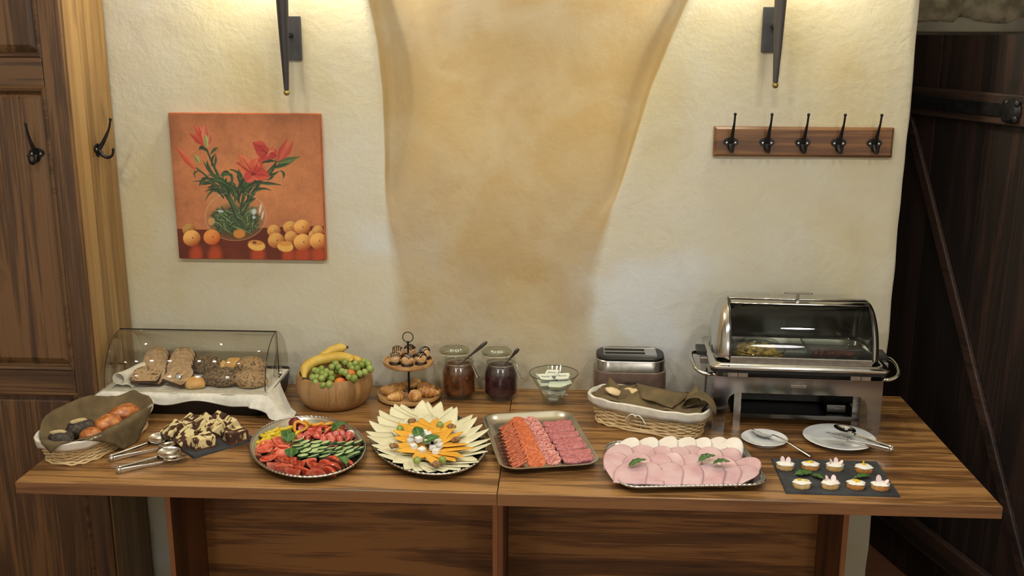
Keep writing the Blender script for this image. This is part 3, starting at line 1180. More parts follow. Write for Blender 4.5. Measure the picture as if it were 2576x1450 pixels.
for k, (x, y, z, r1, r2, rz, dark, lab) in enumerate((
        (-1.090, .193, .802, .030, .024, .6, 0, 'small golden roll at the near side of the napkin basket'),
        (-1.072, .256, .808, .041, .031, 1.1, 0, 'large golden glazed roll in the middle of the napkin basket'),
        (-1.056, .323, .812, .044, .032, .9, 0, 'golden glazed roll farthest back in the napkin basket'),
        (-1.153, .153, .803, .034, .027, .3, 1, 'poppy seed roll with pale split top at the near end of the napkin basket'),
        (-1.132, .223, .806, .042, .030, .8, 1, 'long poppy seed roll with pale split beside the golden rolls'))):
    t = thing('bread_roll', lab, 'bread roll', (x, y, z - .003), rz, 'rolls in the napkin basket')
    MB().blob(r1, r2, r2 * .86, .16, 3, k + 3, 20, 14, shape=lambda q, p: (q.x, q.y, q.z * (1 - .14 * math.exp(-(q.y / .006) ** 2) * (p.z > 0)))).build('crust', DARKROLL if dark else ROLL, t)
    if dark:
        MB().blob(r1 * .62, r2 * .34, .006, .2, 4, k, 14, 8, T(-.004, 0, r2 * .80, 0, .1, .2)).build('split', PALECR, t)

# ---- basket with napkin covered bread in front of the toaster
RBL, RBW, RBH = .345, .15, .078
rb_loc, rb_rz = (.402, .474, TT), rad(-25)
b2 = basket('wicker_basket', 'lined wicker basket with white bow in front of the toaster', rb_loc, rb_rz, RBL, RBW, RBH)
bow = bpy.data.objects.new('bow', None)
COL.objects.link(bow)
bow.parent = b2
bow.location = (-.01, -.0770, .054)
for s in (-1, 1):
    MB().tube(catmull([(0, -.004, 0), (s * .010, -.007, .004), (s * .021, -.006, -.004), (s * .030, -.003, -.019)], 6), .0036, 8, flat=(1, .5)).build('ribbon', CREAM_L, bow)
MB().blob(.0045, .004, .004, 0, 1, 0, 10, 8, T(0, -.005, 0)).build('knot', CREAM_L, bow)
nk2 = thing('napkin', 'olive brown napkin folded over bread in the basket by the toaster', 'napkin', rb_loc, rb_rz)
mb = MB()
drape(nk2, mb, RBL - .012, RBW - .006, RBH - .003, .158, .068, 0, .045, 9.1, bulge=.050, n=40, wr=.006)
mb.build('cloth', BROWN_CLOTH, nk2, solid=.0014)


def flap(pts, n=10):
    """bilinear quad patch, pts = 4 corners, with a soft bow"""
    a, b, c, d = [Vector(p) for p in pts]

    def fn(u, v):
        p = (a * (1 - u) + b * u) * (1 - v) + (d * (1 - u) + c * u) * v
        return p + Vector((0, 0, .010 * sin(pi * u) * sin(pi * v) + .004 * noise.noise(p * 40)))
    return fn


fl = MB().grid(flap([(-.06, .045, .102), (.10, .056, .094), (.085, -.054, .084), (-.01, -.04, .096)]), 10, 10)
fl.build('folded_layer', BROWN_CLOTH, nk2, solid=.0022)
fl = MB().grid(flap([(-.115, .02, .082), (-.055, .03, .104), (-.045, -.02, .081), (-.075, -.05, .073)]), 10, 10)
fl.build('folded_corner', BROWN_CLOTH, nk2, solid=.0022)
fl = MB().grid(flap([(-.152, .035, .075), (-.145, .05, .106), (-.10, .03, .090), (-.12, -.02, .074)]), 10, 10)
fl.build('folded_corner', BROWN_CLOTH, nk2, solid=.0022)


def curl(u, v):
    w_ = (1 - .8 * u) * .045
    an = u * rad(175)
    return (.105 + .045 * (1 - cos(an)), (v - .5) * 2 * w_ + .012 - .02 * u, .082 + .042 * sin(an) - .014 * u)


MB().grid(curl, 14, 8).build('folded_corner', BROWN_CLOTH, nk2, solid=.0018)
fl = MB().grid(flap([(.085, .045, .080), (.120, .05, .128), (.148, .01, .090), (.11, -.02, .082)]), 10, 10)
fl.build('folded_corner', BROWN_CLOTH, nk2, solid=.0022)
BREAD_P = mat('pale_bread', (206, 178, 130), rough=.85, col2=(226, 204, 160), scale=50, bump=.4, bscale=90)
for k, (x, y) in enumerate(((-.105, -.012), (-.055, .012))):
    M = Matrix.Translation(rb_loc) @ Matrix.Rotation(rb_rz, 4, 'Z')
    p = M @ Vector((x, y, .088))
    t = tag(MB().blob(.026, .018, .010, .15, 3, k, 14, 10).build('bread_slice', BREAD_P, None, p, (0, .2, rb_rz)),
            ('pale bread slice peeping out at the end of the folded napkin' if k == 0 else 'pale bread slice peeping out below the toaster button'), 'bread', 'bread in the toaster-side basket')

# ================================================================ bread display case
CX0, CX1, CY0, CYM, CY1, CZ = -1.18, -.695, .468, .605, .735, TT + .07
case = thing('bread_display_case', 'clear roll-top bread display case with black base against the wall', 'display case', ((CX0 + CX1) / 2, CYM, TT))
cw = (CX1 - CX0) / 2
b_ = MB()
b_.loft([[(x, y, z) for x, y in rr(2 * cw - i, .268 - i, .02)] for z, i in ((0, .03), (.004, .022), (.055, .004), (.066, 0), (.07, .004), (.066, .02))], True, True)
b_.build('base', BLACK, case, (0, -.003, 0))
R_ = .137
ZB = .076


def arc(a0, a1, n, r=R_, sq=1.05):
    return [(-(r) * cos(a0 + (a1 - a0) * i / n), ZB + r * sq * sin(a0 + (a1 - a0) * i / n)) for i in range(n + 1)]


A = arc(rad(2), rad(88), 18)
lid = MB()
lid.grid(lambda u, v: (-cw + .006 + (2 * cw - .012) * u, A[int(round(v * 18))][0], A[int(round(v * 18))][1]), 3, 19)
for s in (-1, 1):
    xx = s * (cw - .006)
    V = [(xx, 0, ZB)] + [(xx, a, b) for a, b in A]
    lid.add(V, [(0, i, i + 1) for i in range(1, 19)])
lido = lid.build('lid', ACRYL, case, solid=.003, angle=60)
A2 = arc(rad(92), rad(178), 18, R_ * .97)
rc = MB()
rc.grid(lambda u, v: (-cw + .012 + (2 * cw - .024) * u, A2[int(round(v * 18))][0], A2[int(round(v * 18))][1]), 3, 19)
for s in (-1, 1):
    xx = s * (cw - .012)
    rc.add([(xx, 0, ZB)] + [(xx, a, b) for a, b in A2], [(0, i, i + 1) for i in range(1, 19)])
rc.build('rear_cover', ACRYL, case, solid=.003, angle=60)
DKEDGE = mat('dark_edge', (30, 27, 24), rough=.3)
PALEEDGE = mat('pale_acrylic_edge', (190, 184, 168), rough=.2)
zt_ = ZB + R_ * 1.05
e = MB().tube([(cw - .004, .002, ZB), (cw - .004, .001, zt_ + .001), (-cw + .004, .001, zt_ + .001), (-cw + .004, .001, zt_ - .035)], .0019, 6)
e.build('dark_edge_strip', DKEDGE, case)
for s in (-1, 1):
    MB().tube([(s * (cw - .006), a, b) for a, b in A], .0014, 6).build('lid_edge', DKEDGE, case)
e = MB().box(-cw, cw, -R_ - .004, -R_ + .004, ZB - .006, ZB + .004)
e.build('lid_front_rail', ACRYL, case, smooth=False, bevel=.001)
e = MB().tube([(-cw, -R_ - .004, ZB - .007), (cw, -R_ - .004, ZB - .007), (cw + .002, 0, ZB - .007), (cw + .002, .11, ZB - .006)], .0024, 6)
e.build('tray_rail', STEEL, case)
kn = MB().lathe([(0, 0), (.004, 0), (.004, .006), (.009, .010), (.0105, .015), (.007, .020), (0, .021)], 18, T(-.013, -.126, .118, rad(72)))
kn.build('lid_knob', STEEL, case, label='chrome knob on the lid')
kn = MB().lathe([(0, 0), (.007, 0), (.008, .004), (.005, .008), (0, .009)], 14, T(cw - .004, .002, ZB + .012, 0, rad(90)))
kn.build('pivot_knob', STEEL, case)

# white cloth in the case, hanging over its front and one corner
cl = thing('cloth', 'cream white cloth under the bread, hanging over the front of the display case', 'cloth', (0, 0, TT))


def cloth(u, v):
    x = -1.225 + (.638) * u
    y = .70 - .31 * v
    z = .0715
    yf = .464
    xr, xl = -.695, -1.183
    over_r = .092 * smooth01((.60 - y) / .10)
    dx = 0
    # sideways overhang on the right
    xx = x
    if x > xr:
        lim = xr + over_r
        f = min(x - xr, max(over_r, .0005))
        dx = f
        xx = xr + f * (.72 + .1 * v)
    drop = dx * 1.15
    if x < xl:
        xx = xl - (xl - x) * .8
        drop = (xl - x) * .5
    if y < yf:
        k = (x - xl) / (xr - xl)
        h = .026 + .007 * cos(k * 2 * pi * 2.5 + .6) + .004 * sin(k * 17)
        if k > .82:
            h += .05 * smooth01((k - .82) / .3)
        s = min(1.0, (yf - y) / .074)
        drop2 = h * s
        yy = yf - .006 * sin(min(1, s * 2) * pi / 2) - .008 * s * (1 + sin(k * 23)) * .5 - (.012 * s if k > .9 else 0)
        z2 = z - drop2 - drop
    else:
        yy = y
        z2 = z - drop
        if xx <= xr and xx > xl:
            z2 += .0015 * noise.noise(Vector((x * 30, y * 30, 0)))
    z2 += .003 * noise.noise(Vector((x * 40, y * 12, 3))) * min(1, drop / .02)
    return (xx, yy, max(z2, .0025))


MB().grid(cloth, 72, 40).build('sheet', LINEN, cl, solid=.0016)
# the rolled-up end of the cloth inside
MB().grid(lambda u, v: (-1.150 + .05 * v + (.020 - .006 * u) * cos(rad(-60) + u * rad(330)) + .004 * sin(v * 5), .505 + .085 * v, .096 + .008 * v + (.021 - .006 * u) * sin(rad(-60) + u * rad(330))), 18, 10).build('rolled_end', LINEN, cl, solid=.002)
MB().grid(lambda u, v: (-1.165 + .065 * u, .490 + .05 * v, .0745 + .014 * sin(pi * u) * (1 - .4 * v) + .004 * sin(u * 9 + v * 4)), 12, 8).build('rumpled_edge', LINEN, cl, solid=.002)

# bread in the case
CRUMB = mat('brown_crumb', (166, 136, 102), rough=.9, col2=(194, 166, 130), scale=90, detail=6, bump=.6, bscale=120)
CRUMBS = mat('seeded_crumb', (92, 72, 52), rough=.9, col2=(190, 158, 118), scale=140, detail=3, bump=.7, bscale=160, lo=.36, hi=.5)
CRUST = mat('brown_crust', (52, 30, 17), rough=.6, col2=(84, 52, 30), scale=20, bump=.3, bscale=60)
SEEDROLL = mat('dark_seeded_crust', (70, 56, 42), rough=.8, col2=(150, 126, 94), scale=150, detail=3, bump=.9, bscale=170, lo=.4, hi=.62)
LIGHTBUN = mat('pale_bun_crust', (214, 160, 84), rough=.55, col2=(232, 196, 132), scale=22, bump=.2, bscale=60)


def loaf(w, h, n=20):
    pts = []
    for i in range(n + 1):
        a = pi * i / n
        pts.append((w / 2 * cos(a) * (1 + .06 * sin(a) ** 2), h * .38 + h * .62 * sin(a) ** .8))
    pts += [(-w / 2 * .96, h * .10), (-w / 2 * .85, 0), (w / 2 * .85, 0), (w / 2 * .96, h * .10)]
    return pts


def slice_mesh(w, h, th, crumb):
    mb = MB()
    P = loaf(w, h)
    # outline in XZ, thickness along y
    M = T(0, 0, 0, rad(90))
    mb.mi = 0
    n = len(P)
    mb.prism(P, -th / 2, th / 2, M, 1, 0)
    mb.m = [1] * n + [0]
    mb.m = []
    for f in mb.f:
        mb.m.append(0 if len(f) > 4 else 1)
    return mb.mesh('bread_slice', [crumb, CRUST], True, 50)


sl_a = slice_mesh(.082, .072, .013, CRUMB)
sl_b = slice_mesh(.084, .074, .010, CRUMBS)
BZ = TT + .073


def put_slice(me, loc, rot, lab):
    o = bpy.data.objects.new('bread_slice', me)
    COL.objects.link(o)
    o.location = loc
    o.rotation_euler = rot
    tag(o, lab, 'bread', 'sliced bread in the display case')


for k in range(5):
    put_slice(sl_a, (-1.098 + .009 * k, .650 - .034 * k, BZ + .006), (rad(-33 - 4 * k), 0, rad(-8)),
              'brown bread slice, %s from the back in the row beside the rolled cloth' % ORD[k])
for k in range(4):
    put_slice(sl_a, (-1.015 + .007 * k, .650 - .034 * k, BZ + .006), (rad(-33 - 4 * k), 0, rad(-6)),
              'brown bread slice, %s from the back in the row next to the dark rolls' % ORD[k])
put_slice(sl_b, (-1.068, .492, BZ + .020), (rad(-70), 0, rad(4)), 'seeded brown bread slice lying flat at the front of the display case')
put_slice(sl_a, (-.985, .498, BZ + .016), (rad(-66), rad(8), rad(-22)), 'brown bread slice lying beside the small pale bun')
for k, (x, y, z, a, b, c, m, rz, lab) in enumerate((
        (-.935, .655, .026, .050, .036, .030, SEEDROLL, .2, 'dark seeded bread roll at the back of the display case'),
        (-.882, .650, .044, .013, .014, .022, LIGHTBUN, .3, 'small pale bun piece standing behind the dark seeded rolls'),
        (-.852, .660, .024, .034, .034, .026, LIGHTBUN, .1, 'pale bun at the back between the seeded breads'),
        (-.795, .640, .026, .050, .044, .030, CRUMBS, .4, 'broad pale seeded bread at the back of the display case'),
        (-.925, .512, .016, .036, .026, .018, LIGHTBUN, -.3, 'small round golden bun behind the lid knob'),
        (-.850, .545, .024, .058, .046, .028, SEEDROLL, .1, 'large dark seeded bread at the front of the display case'),
        (-.765, .540, .024, .052, .046, .027, CRUMBS, -.2, 'pale seeded bread nearest the hanging cloth corner'))):
    o = MB().blob(a, b, c, .18, 3.5, k + 21, 22, 14, flat=-c * .7).build('bread_roll', m, None, (x, y, BZ + c * .7 + .001), (0, 0, rz))
    tag(o, lab, 'bread', 'rolls in the display case')

# ================================================================ fruit bowl
BOWLW = [wood('acacia_bowl_%d' % k, *c, 'Z', 12, .45, .1, .06) for k, c in enumerate((
    ((176, 136, 88), (154, 114, 70), (118, 84, 50)), ((166, 126, 80), (144, 106, 64), (110, 78, 46))))]
bowl = thing('fruit_bowl', 'round wooden bowl of bananas, grapes and apricots', 'bowl', (-.531, .607, TT))
NS = 16
prof = [(.076, 0), (.090, .005), (.104, .022), (.1125, .045), (.1145, .064), (.1125, .082), (.108, .098), (.102, .099), (.105, .072), (.103, .048), (.09, .018), (.0, .012)]
for k in range(NS):
    mb = MB()
    sg = 5
    a0 = 2 * pi * k / NS
    V, F = [], []
    for r, z in prof[:-1]:
        for i in range(sg + 1):
            a = a0 + (2 * pi / NS) * i / sg
            rr_ = r * (1 - (.004 if i in (0, sg) and r > .08 else 0))
            V.append((rr_ * cos(a), rr_ * sin(a), z))
    for j in range(len(prof) - 2):
        for i in range(sg):
            F.append((j * (sg + 1) + i, j * (sg + 1) + i + 1, (j + 1) * (sg + 1) + i + 1, (j + 1) * (sg + 1) + i))
    mb.add(V, F)
    mb.build('stave', BOWLW[k % 2], bowl, angle=50)
MB().lathe([(0, .0), (.070, .0), (.09, .018), (0, .014)], 32).build('bowl_floor', BOWLW[0], bowl)

BANANA = mat('banana_skin', (196, 156, 54), rough=.5, col2=(214, 182, 84), scale=25, detail=5, lo=.3, hi=.6)
BANTIP = mat('banana_tip', (74, 56, 34), rough=.7)


def banana(path, r, lab):
    t = thing('banana', lab, 'banana', path[0], 0, 'bananas in the bowl')
    o = Vector(path[0])
    P = catmull([Vector(p) - o for p in path], 6)
    n = len(P)
    R = []
    for i in range(n):
        k = i / (n - 1)
        R.append(r * (.42 + .58 * smooth01(k / .18)) * (1 - .62 * smooth01((k - .86) / .14)))
    MB().tube(P, R, 7).build('skin', BANANA, t, angle=60)
    d = (P[-1] - P[-2]).normalized()
    MB().tube([P[-1] - d * .002, P[-1] + d * .006], [r * .36, r * .26], 7).build('tip', BANTIP, t)
    MB().tube([P[0] - (P[1] - P[0]).normalized() * .006, P[0]], [r * .3, r * .42], 7).build('tip', BANTIP, t)


banana([(-.603, .535, .850), (-.605, .562, .872), (-.585, .588, .884), (-.549, .604, .890), (-.514, .610, .893), (-.485, .604, .890), (-.472, .594, .885)], .0165, 'front yellow banana arching across the bowl behind the grapes')
banana([(-.575, .607, .880), (-.562, .620, .893), (-.545, .634, .903), (-.524, .645, .909), (-.500, .648, .912)], .015, 'rear yellow banana with brown flecks rising above the bowl')
banana([(-.500, .628, .885), (-.476, .622, .884), (-.447, .612, .880)], .0125, 'yellow banana tip pointing past the front banana')
GRAPE = mat('green_grape', (118, 136, 54), rough=.25, col2=(152, 166, 88), scale=30, sss=.15)
STEMG = mat('grape_stem', (104, 100, 52), rough=.7)
GR = [(-.576, .528, .859), (-.565, .531, .860), (-.557, .562, .876), (-.563, .511, .851), (-.540, .500, .845), (-.522, .504, .847), (-.548, .524, .857), (-.541, .536, .863), (-.520, .527, .858), (-.551, .543, .867), (-.540, .551, .870), (-.525, .545, .867), (-.528, .568, .879), (-.507, .567, .879), (-.576, .555, .872), (-.566, .550, .870), (-.519, .581, .885), (-.493, .589, .889), (-.475, .577, .883), (-.460, .582, .886), (-.451, .565, .878), (-.440, .578, .884), (-.420, .581, .885), (-.413, .564, .877), (-.426, .552, .871), (-.441, .547, .868), (-.454, .528, .859), (-.470, .532, .861), (-.483, .548, .869), (-.436, .593, .891), (-.424, .588, .889), (-.467, .565, .877), (-.495, .552, .871)]
for lab, sel in (('green grape bunch spilling over the near rim of the wooden bowl', lambda p: p[0] < -.5), ('green grape bunch at the jar side of the wooden bowl', lambda p: p[0] >= -.5)):
    pts = [p for p in GR if sel(p)]
    c = Vector((sum(p[0] for p in pts) / len(pts), sum(p[1] for p in pts) / len(pts), .845))
    t = thing('grape_bunch', lab, 'grapes', c, 0, 'grape bunches in the bowl')
    gm = MB().blob(.0102, .0102, .0114, .03, 2, 1, 14, 10).mesh('grape', GRAPE, True, 80)
    for k, p in enumerate(pts):
        g = bpy.data.objects.new('grape', gm)
        COL.objects.link(g)
        g.parent = t
        g.location = Vector(p) - c + Vector((0, 0, -.004))
        g.rotation_euler = (random.uniform(-.8, .8), random.uniform(-.8, .8), 0)
        s = random.uniform(.88, 1.12)
        g.scale = (s, s, s)
    for k in range(8):      # grapes underneath that carry the heap
        p = random.choice(pts)
        g = bpy.data.objects.new('grape', gm)
        COL.objects.link(g)
        g.parent = t
        g.location = Vector(p) - c + Vector((random.uniform(-.008, .008), .012, -.018))
    sb = MB()
    for k in range(9):
        p = Vector(pts[k]) - c
        sb.tube(catmull([p, p * .5 + Vector((0, .006, .008)), Vector((.0, .012, .018))], 4), .0011, 5)
    sb.build('stem', STEMG, t)
APRI = mat('apricot_skin', (214, 128, 42), rough=.45, col2=(186, 70, 40), scale=16, detail=2, lo=.4, hi=.6)
PLUMM = mat('dark_plum', (72, 34, 40), rough=.3, col2=(96, 48, 52), scale=20)


def fruit_ball(name, r, m, loc, lab, cat, rot=(0, 0, 0)):
    mb = MB().blob(r, r, r * .95, .04, 2, 3, 24, 16, shape=lambda q, p: (q.x, q.y * (1 - .10 * math.exp(-(p.x / .12) ** 2) * (p.y < 0)), q.z))
    o = mb.build(name, m, None, loc, rot)
    tag(o, lab, cat)


fruit_ball('apricot', .0195, APRI, (-.4945, .527, .838), 'red and orange apricot between the two grape bunches at the bowl rim', 'apricot', (0, .3, -.5))
fruit_ball('apricot', .0165, APRI, (-.470, .560, .858), 'orange apricot half hidden under the grapes at the jar side', 'apricot', (.4, .2, .6))
fruit_ball('plum', .020, PLUMM, (-.590, .545, .828), 'dark plum inside the bowl below the banana end', 'plum')
fruit_ball('apple', .036, APRI, (-.545, .625, .822), 'reddish fruit deep in the bowl under the bananas', 'fruit')
fruit_ball('apple', .036, PLUMM, (-.478, .630, .822), 'dark fruit deep in the bowl under the grapes', 'fruit')

# ================================================================ two-tier stand
LWOOD = wood('light_acacia', (196, 152, 100), (172, 126, 78), (130, 90, 52), 'X', 12, .45, .1, .08)
ts = thing('tiered_stand', 'two-tier wooden serving stand with black rod and ring handle', 'serving stand', (-.314, .662, TT))
for nm, r, z in (('lower_plate', .098, .004), ('upper_plate', .077, .108)):
    MB().lathe([(0, z), (r * .93, z), (r * .985, z + .003), (r, z + .009), (r * .985, z + .0145), (r * .95, z + .0145), (r * .93, z + .0095), (0, z + .009)], 48).build(nm, LWOOD, ts)
MB().lathe([(0, 0), (.02, 0), (.02, .004), (0, .004)], 16).build('foot', IRON, ts)
MB().tube([(0, 0, .010), (0, 0, .176)], .0033, 10).build('rod', IRON, ts)
MB().tube([(0.0158 * sin(a), 0, .1935 + .0158 * cos(a)) for a in [2 * pi * i / 28 for i in range(28)]], .0014, 7, True).build('ring_handle', IRON, ts)
MB().blob(.0042, .0042, .005, 0, 1, 0, 10, 8, T(0, 0, .177)).build('rod_cap', IRON, ts)

CROIS = mat('croissant_crust', (178, 116, 54), rough=.45, col2=(228, 182, 114), scale=26, detail=5, bump=.4, bscale=70, coat=.15)


def croissant(loc, rz, L, r, bend, lab, tilt=0, seed=0):
    t = thing('mini_croissant', lab, 'croissant', loc, rz, 'mini croissants on the stand')
    n = 34
    P, R = [], []
    for i in range(n):
        k = i / (n - 1)
        a = (k - .5) * bend
        P.append((L * sin(a) / max(bend, .01), L * (1 - cos(a)) / max(bend, .01) - .004, r * .82))
        e = sin(pi * min(1, max(0, k * .92 + .04))) ** .7
        step = .74 + .30 * (1 - ((k * 6.5) % 1)) ** 1.2
        R.append(r * e * step + .0006)
    mb = MB().tube(P, R, 12)
    for i, v in enumerate(mb.v):
        nn = noise.noise(Vector(v) * 90 + Vector((seed, 0, 0))) * .0012
        mb.v[i] = (v[0] + nn, v[1] + nn, max(v[2] * .92 + nn, .0003))
    mb.build('crust', CROIS, t, angle=70)


LZ = TT + .0135
for k, (x, y, rz, L, r, lab) in enumerate((
        (-.375, .640, 2.6, .050, .0150, 'mini croissant at the bowl-side edge of the lower tier'),
        (-.345, .600, .8, .050, .0155, 'mini croissant with a dark spot at the near edge of the lower tier'),
        (-.352, .678, .3, .050, .0140, 'mini croissant behind, towards the fruit bowl, on the lower tier'),
        (-.306, .718, 1.2, .046, .0140, 'mini croissant farthest back behind the rod on the lower tier'),
        (-.266, .690, -.3, .050, .0145, 'mini croissant at the back towards the jam jars on the lower tier'),
        (-.252, .640, -.25, .062, .0160, 'large mini croissant at the jam jar edge of the lower tier'),
        (-.290, .598, 1.9, .050, .0165, 'pale ended mini croissant in front of the rod on the lower tier'))):
    croissant((x, y, LZ), rz, L * 1.22, r * 1.22, .9, lab, 0, k * 5)
CHOUX = mat('coconut_ball', (186, 136, 84), rough=.8, col2=(228, 196, 148), scale=60, detail=4, bump=.7, bscale=110)
CHOCO = mat('dark_chocolate', (40, 24, 17), rough=.3, var=.2)
UZ = TT + .108 + .0095
for k, (x, y, lab) in enumerate((
        (-.353, .694, 'chocolate striped coconut ball at the back, bowl side, of the upper tier'),
        (-.316, .708, 'chocolate striped coconut ball at the back behind the rod of the upper tier'),
        (-.268, .690, 'chocolate striped coconut ball at the back, jar side, of the upper tier'),
        (-.350, .634, 'chocolate striped coconut ball at the front, bowl side, of the upper tier'),
        (-.311, .620, 'chocolate striped coconut ball at the front middle of the upper tier'),
        (-.272, .636, 'chocolate striped coconut ball at the front, jar side, of the upper tier'))):
    t = thing('coconut_ball', lab, 'sweet', (x, y, UZ), k * 1.1, 'coconut balls on the upper tier')
    t.scale = (1.16, 1.16, 1.10)
    MB().lathe([(0, 0), (.0145, 0), (.0165, .0025), (.0155, .006), (0, .006)], 18).build('chocolate_base', CHOCO, t)
    MB().blob(.0145, .0145, .0165, .16, 5, k, 18, 14, T(0, 0, .0165)).build('ball', CHOUX, t)
    dz = MB()
    for q in range(5):
        xo = -.010 + .005 * q
        pts = []
        for i in range(9):
            a = rad(-62) + rad(124) * i / 8
            rr_ = sqrt(max(.0155 ** 2 - xo ** 2, 1e-7))
            pts.append((xo + .0012 * sin(i * 2 + k), rr_ * sin(a), .0165 + rr_ * 1.16 * cos(a)))
        dz.tube(pts, .0016, 5)
    dz.build('chocolate_stripes', CHOCO, t)

# ================================================================ jam jars
JAM1 = mat('apricot_jam', (66, 32, 14), rough=.25, col2=(112, 62, 28), scale=40, detail=4)
JAM2 = mat('plum_jam', (34, 12, 18), rough=.25, col2=(66, 30, 38), scale=40, detail=4)
SEAL = mat('pale_rubber_seal', (196, 184, 156), rough=.6)
LIDG = glass('lid_glass', (232, 236, 226), 1.5, .08, .16)


def jar(x, y, jm, lab, tilt, handle):
    t = thing('jam_jar', lab, 'jar', (x, y, TT), rad(25), 'clip-top jam jars')
    t.scale = (1, 1, 1.12)
    MB().lathe([(0, .001), (.040, .001), (.047, .006), (.0505, .020), (.0505, .074), (.046, .090), (.0425, .098), (.0425, .104), (.045, .107), (.045, .113), (.0425, .116),
                (.040, .116), (.040, .098), (.044, .088), (.048, .074), (.048, .018), (.040, .006), (0, .005)], 40).build('glass_body', GLASS, t)
    MB().lathe([(0, .008), (.038, .008), (.0482, .020), (.0482, .073), (.0435, .088), (.039, .094), (.02, .0925), (0, .093)], 32).build('jam', jm, t)
    lid = bpy.data.objects.new('lid', None)
    COL.objects.link(lid)
    lid.parent = t
    lid.location = (-.0, .038, .1165)
    lid.rotation_euler = (rad(-tilt), 0, rad(-20))
    MB().lathe([(0, 0), (.036, 0), (.044, .004), (.046, .008), (.046, .014), (.042, .019), (.034, .022), (.02, .018), (0, .017)], 36).build('glass_lid', LIDG, lid, (0, -.036, 0))
    MB().tube([(.042 * cos(a), .042 * sin(a), .0) for a in [2 * pi * i / 32 for i in range(32)]], .0022, 6, True).build('seal_ring', SEAL, lid, (0, -.036, -.0005))
    w = MB()
    w.tube([(.0438 * cos(a), .0438 * sin(a), .101) for a in [2 * pi * i / 36 for i in range(36)]], .0012, 6, True)
    w.build('neck_wire', STEEL, t)
    cl_ = MB()
    cx = .046
    cl_.tube([(cx * cos(a), cx * sin(a), .104) for a in [rad(-62), rad(-50), rad(-38), rad(-26)]], .0018, 6)
    P = [(.028, -.037, .100), (.036, -.046, .078), (.040, -.054, .066), (.052, -.046, .064), (.047, -.036, .078), (.040, -.026, .099)]
    cl_.tube(P, .0013, 6)
    cl_.tube([(.033, -.043, .086), (.044, -.034, .086)], .0012, 6)
    cl_.build('wire_clasp', STEEL, t)
    sp = thing('teaspoon', handle[0], 'spoon', (0, 0, 0), 0, 'jam spoons')
    a, b = Vector(handle[1]), Vector(handle[2])
    d = b - a
    s = d.cross(Vector((0, 1, 0))).normalized()
    pts = [a - d * .9, a - d * .2, a, a + d * .35, a + d * .7, a + d * .92, b]
    MB().tube(pts, [.002, .002, .0022, .004, .0062, .0058, .0022], 10, flat=(.32, 1)).build('handle', STEEL_D, sp)


jar(-.162, .680, JAM1, 'clip-top glass jar of amber apricot jam beside the tiered stand', 9, ('steel teaspoon in the amber jam jar, handle pointing far out', (-.135, .655, .882), (-.073, .65, .938)))
jar(-.033, .676, JAM2, 'clip-top glass jar of dark plum jam at the table seam', 8, ('steel teaspoon in the dark jam jar, short upright handle', (-.006, .653, .882), (.022, .65, .918)))

# ================================================================ glass bowl of margarine portions
gb = thing('glass_bowl', 'flared clear glass bowl heaped with white spread portions', 'bowl', (.128, .645, TT))
MB().lathe([(0, .002), (.030, .002), (.0325, .006), (.0315, .016), (.040, .040), (.056, .068), (.0725, .094), (.0745, .094), (.058, .066), (.042, .038), (.034, .016), (.0, .009)], 44).build('glass_wall', glass('bowl_glass', (249, 251, 247), 1.5, .03), gb)
MB().tube([(.0735 * cos(a), .0735 * sin(a), .0945) for a in [2 * pi * i / 44 for i in range(44)]], .0011, 6, True).build('rim', glass('rim_glass', (150, 150, 130), 1.5, .05, .15), gb)
TUB = mat('white_plastic_tub', (232, 232, 226), rough=.35, var=.02)
FOIL = mat('pale_green_foil', (222, 228, 212), rough=.4, var=.03)
INK = mat('dark_green_print', (20, 44, 30), rough=.5)
tub_m = MB().loft([[(x, y, z) for x, y in rr(w_, d_, .004, 3)] for z, w_, d_ in ((0, .030, .020), (.009, .034, .024), (.0095, .039, .029), (.0102, .039, .029))], True, False).mesh('tub', TUB, True, 40)
foil_m = MB().prism(rr(.040, .030, .004, 3), .0102, .0108).mesh('foil', FOIL, False)
fc = bpy.data.curves.new('brand_text', 'FONT')
fc.body = 'Rama'
fc.size = .0115
fc.align_x = 'CENTER'
fc.align_y = 'CENTER'
fc.extrude = .00008
fc.materials.append(INK)


def text_mesh(cu):
    """flat lettering as a plain mesh"""
    tmp = bpy.data.objects.new('lettering', cu)
    COL.objects.link(tmp)
    dg = bpy.context.evaluated_depsgraph_get()
    me = bpy.data.meshes.new_from_object(tmp.evaluated_get(dg))
    bpy.data.objects.remove(tmp)
    return me


TUBS = [(.128, .672, .012, 0, 0, 0), (.131, .671, .0235, .05, 0, .12), (.112, .690, .018, .5, .2, .9), (.148, .688, .02, -.3, .3, -.7),
        (.106, .660, .034, .3, .5, .5), (.147, .656, .036, .1, -.1, -.15), (.122, .648, .036, -.2, .3, .7), (.132, .700, .036, .4, 0, 1.2),
        (.100, .672, .048, .2, .45, -.4), (.128, .660, .049, .15, -.1, .35), (.156, .668, .049, .1, -.25, -.1), (.118, .690, .052, -.3, .1, .9), (.148, .694, .054, -.2, -.2, .5),
        (.098, .652, .063, .42, .1, .55), (.134, .645, .060, .3, .0, -.1), (.162, .652, .064, .3, -.3, .3), (.122, .678, .068, .1, .0, .3), (.158, .684, .068, .0, -.2, -.2),
        (.090, .690, .066, .0, .4, .2), (.132, .700, .072, -.2, .1, .6), (.124, .684, .083, .30, -.10, -.35), (.156, .664, .080, .30, -.12, -.2), (.102, .660, .078, .34, .08, .45)]
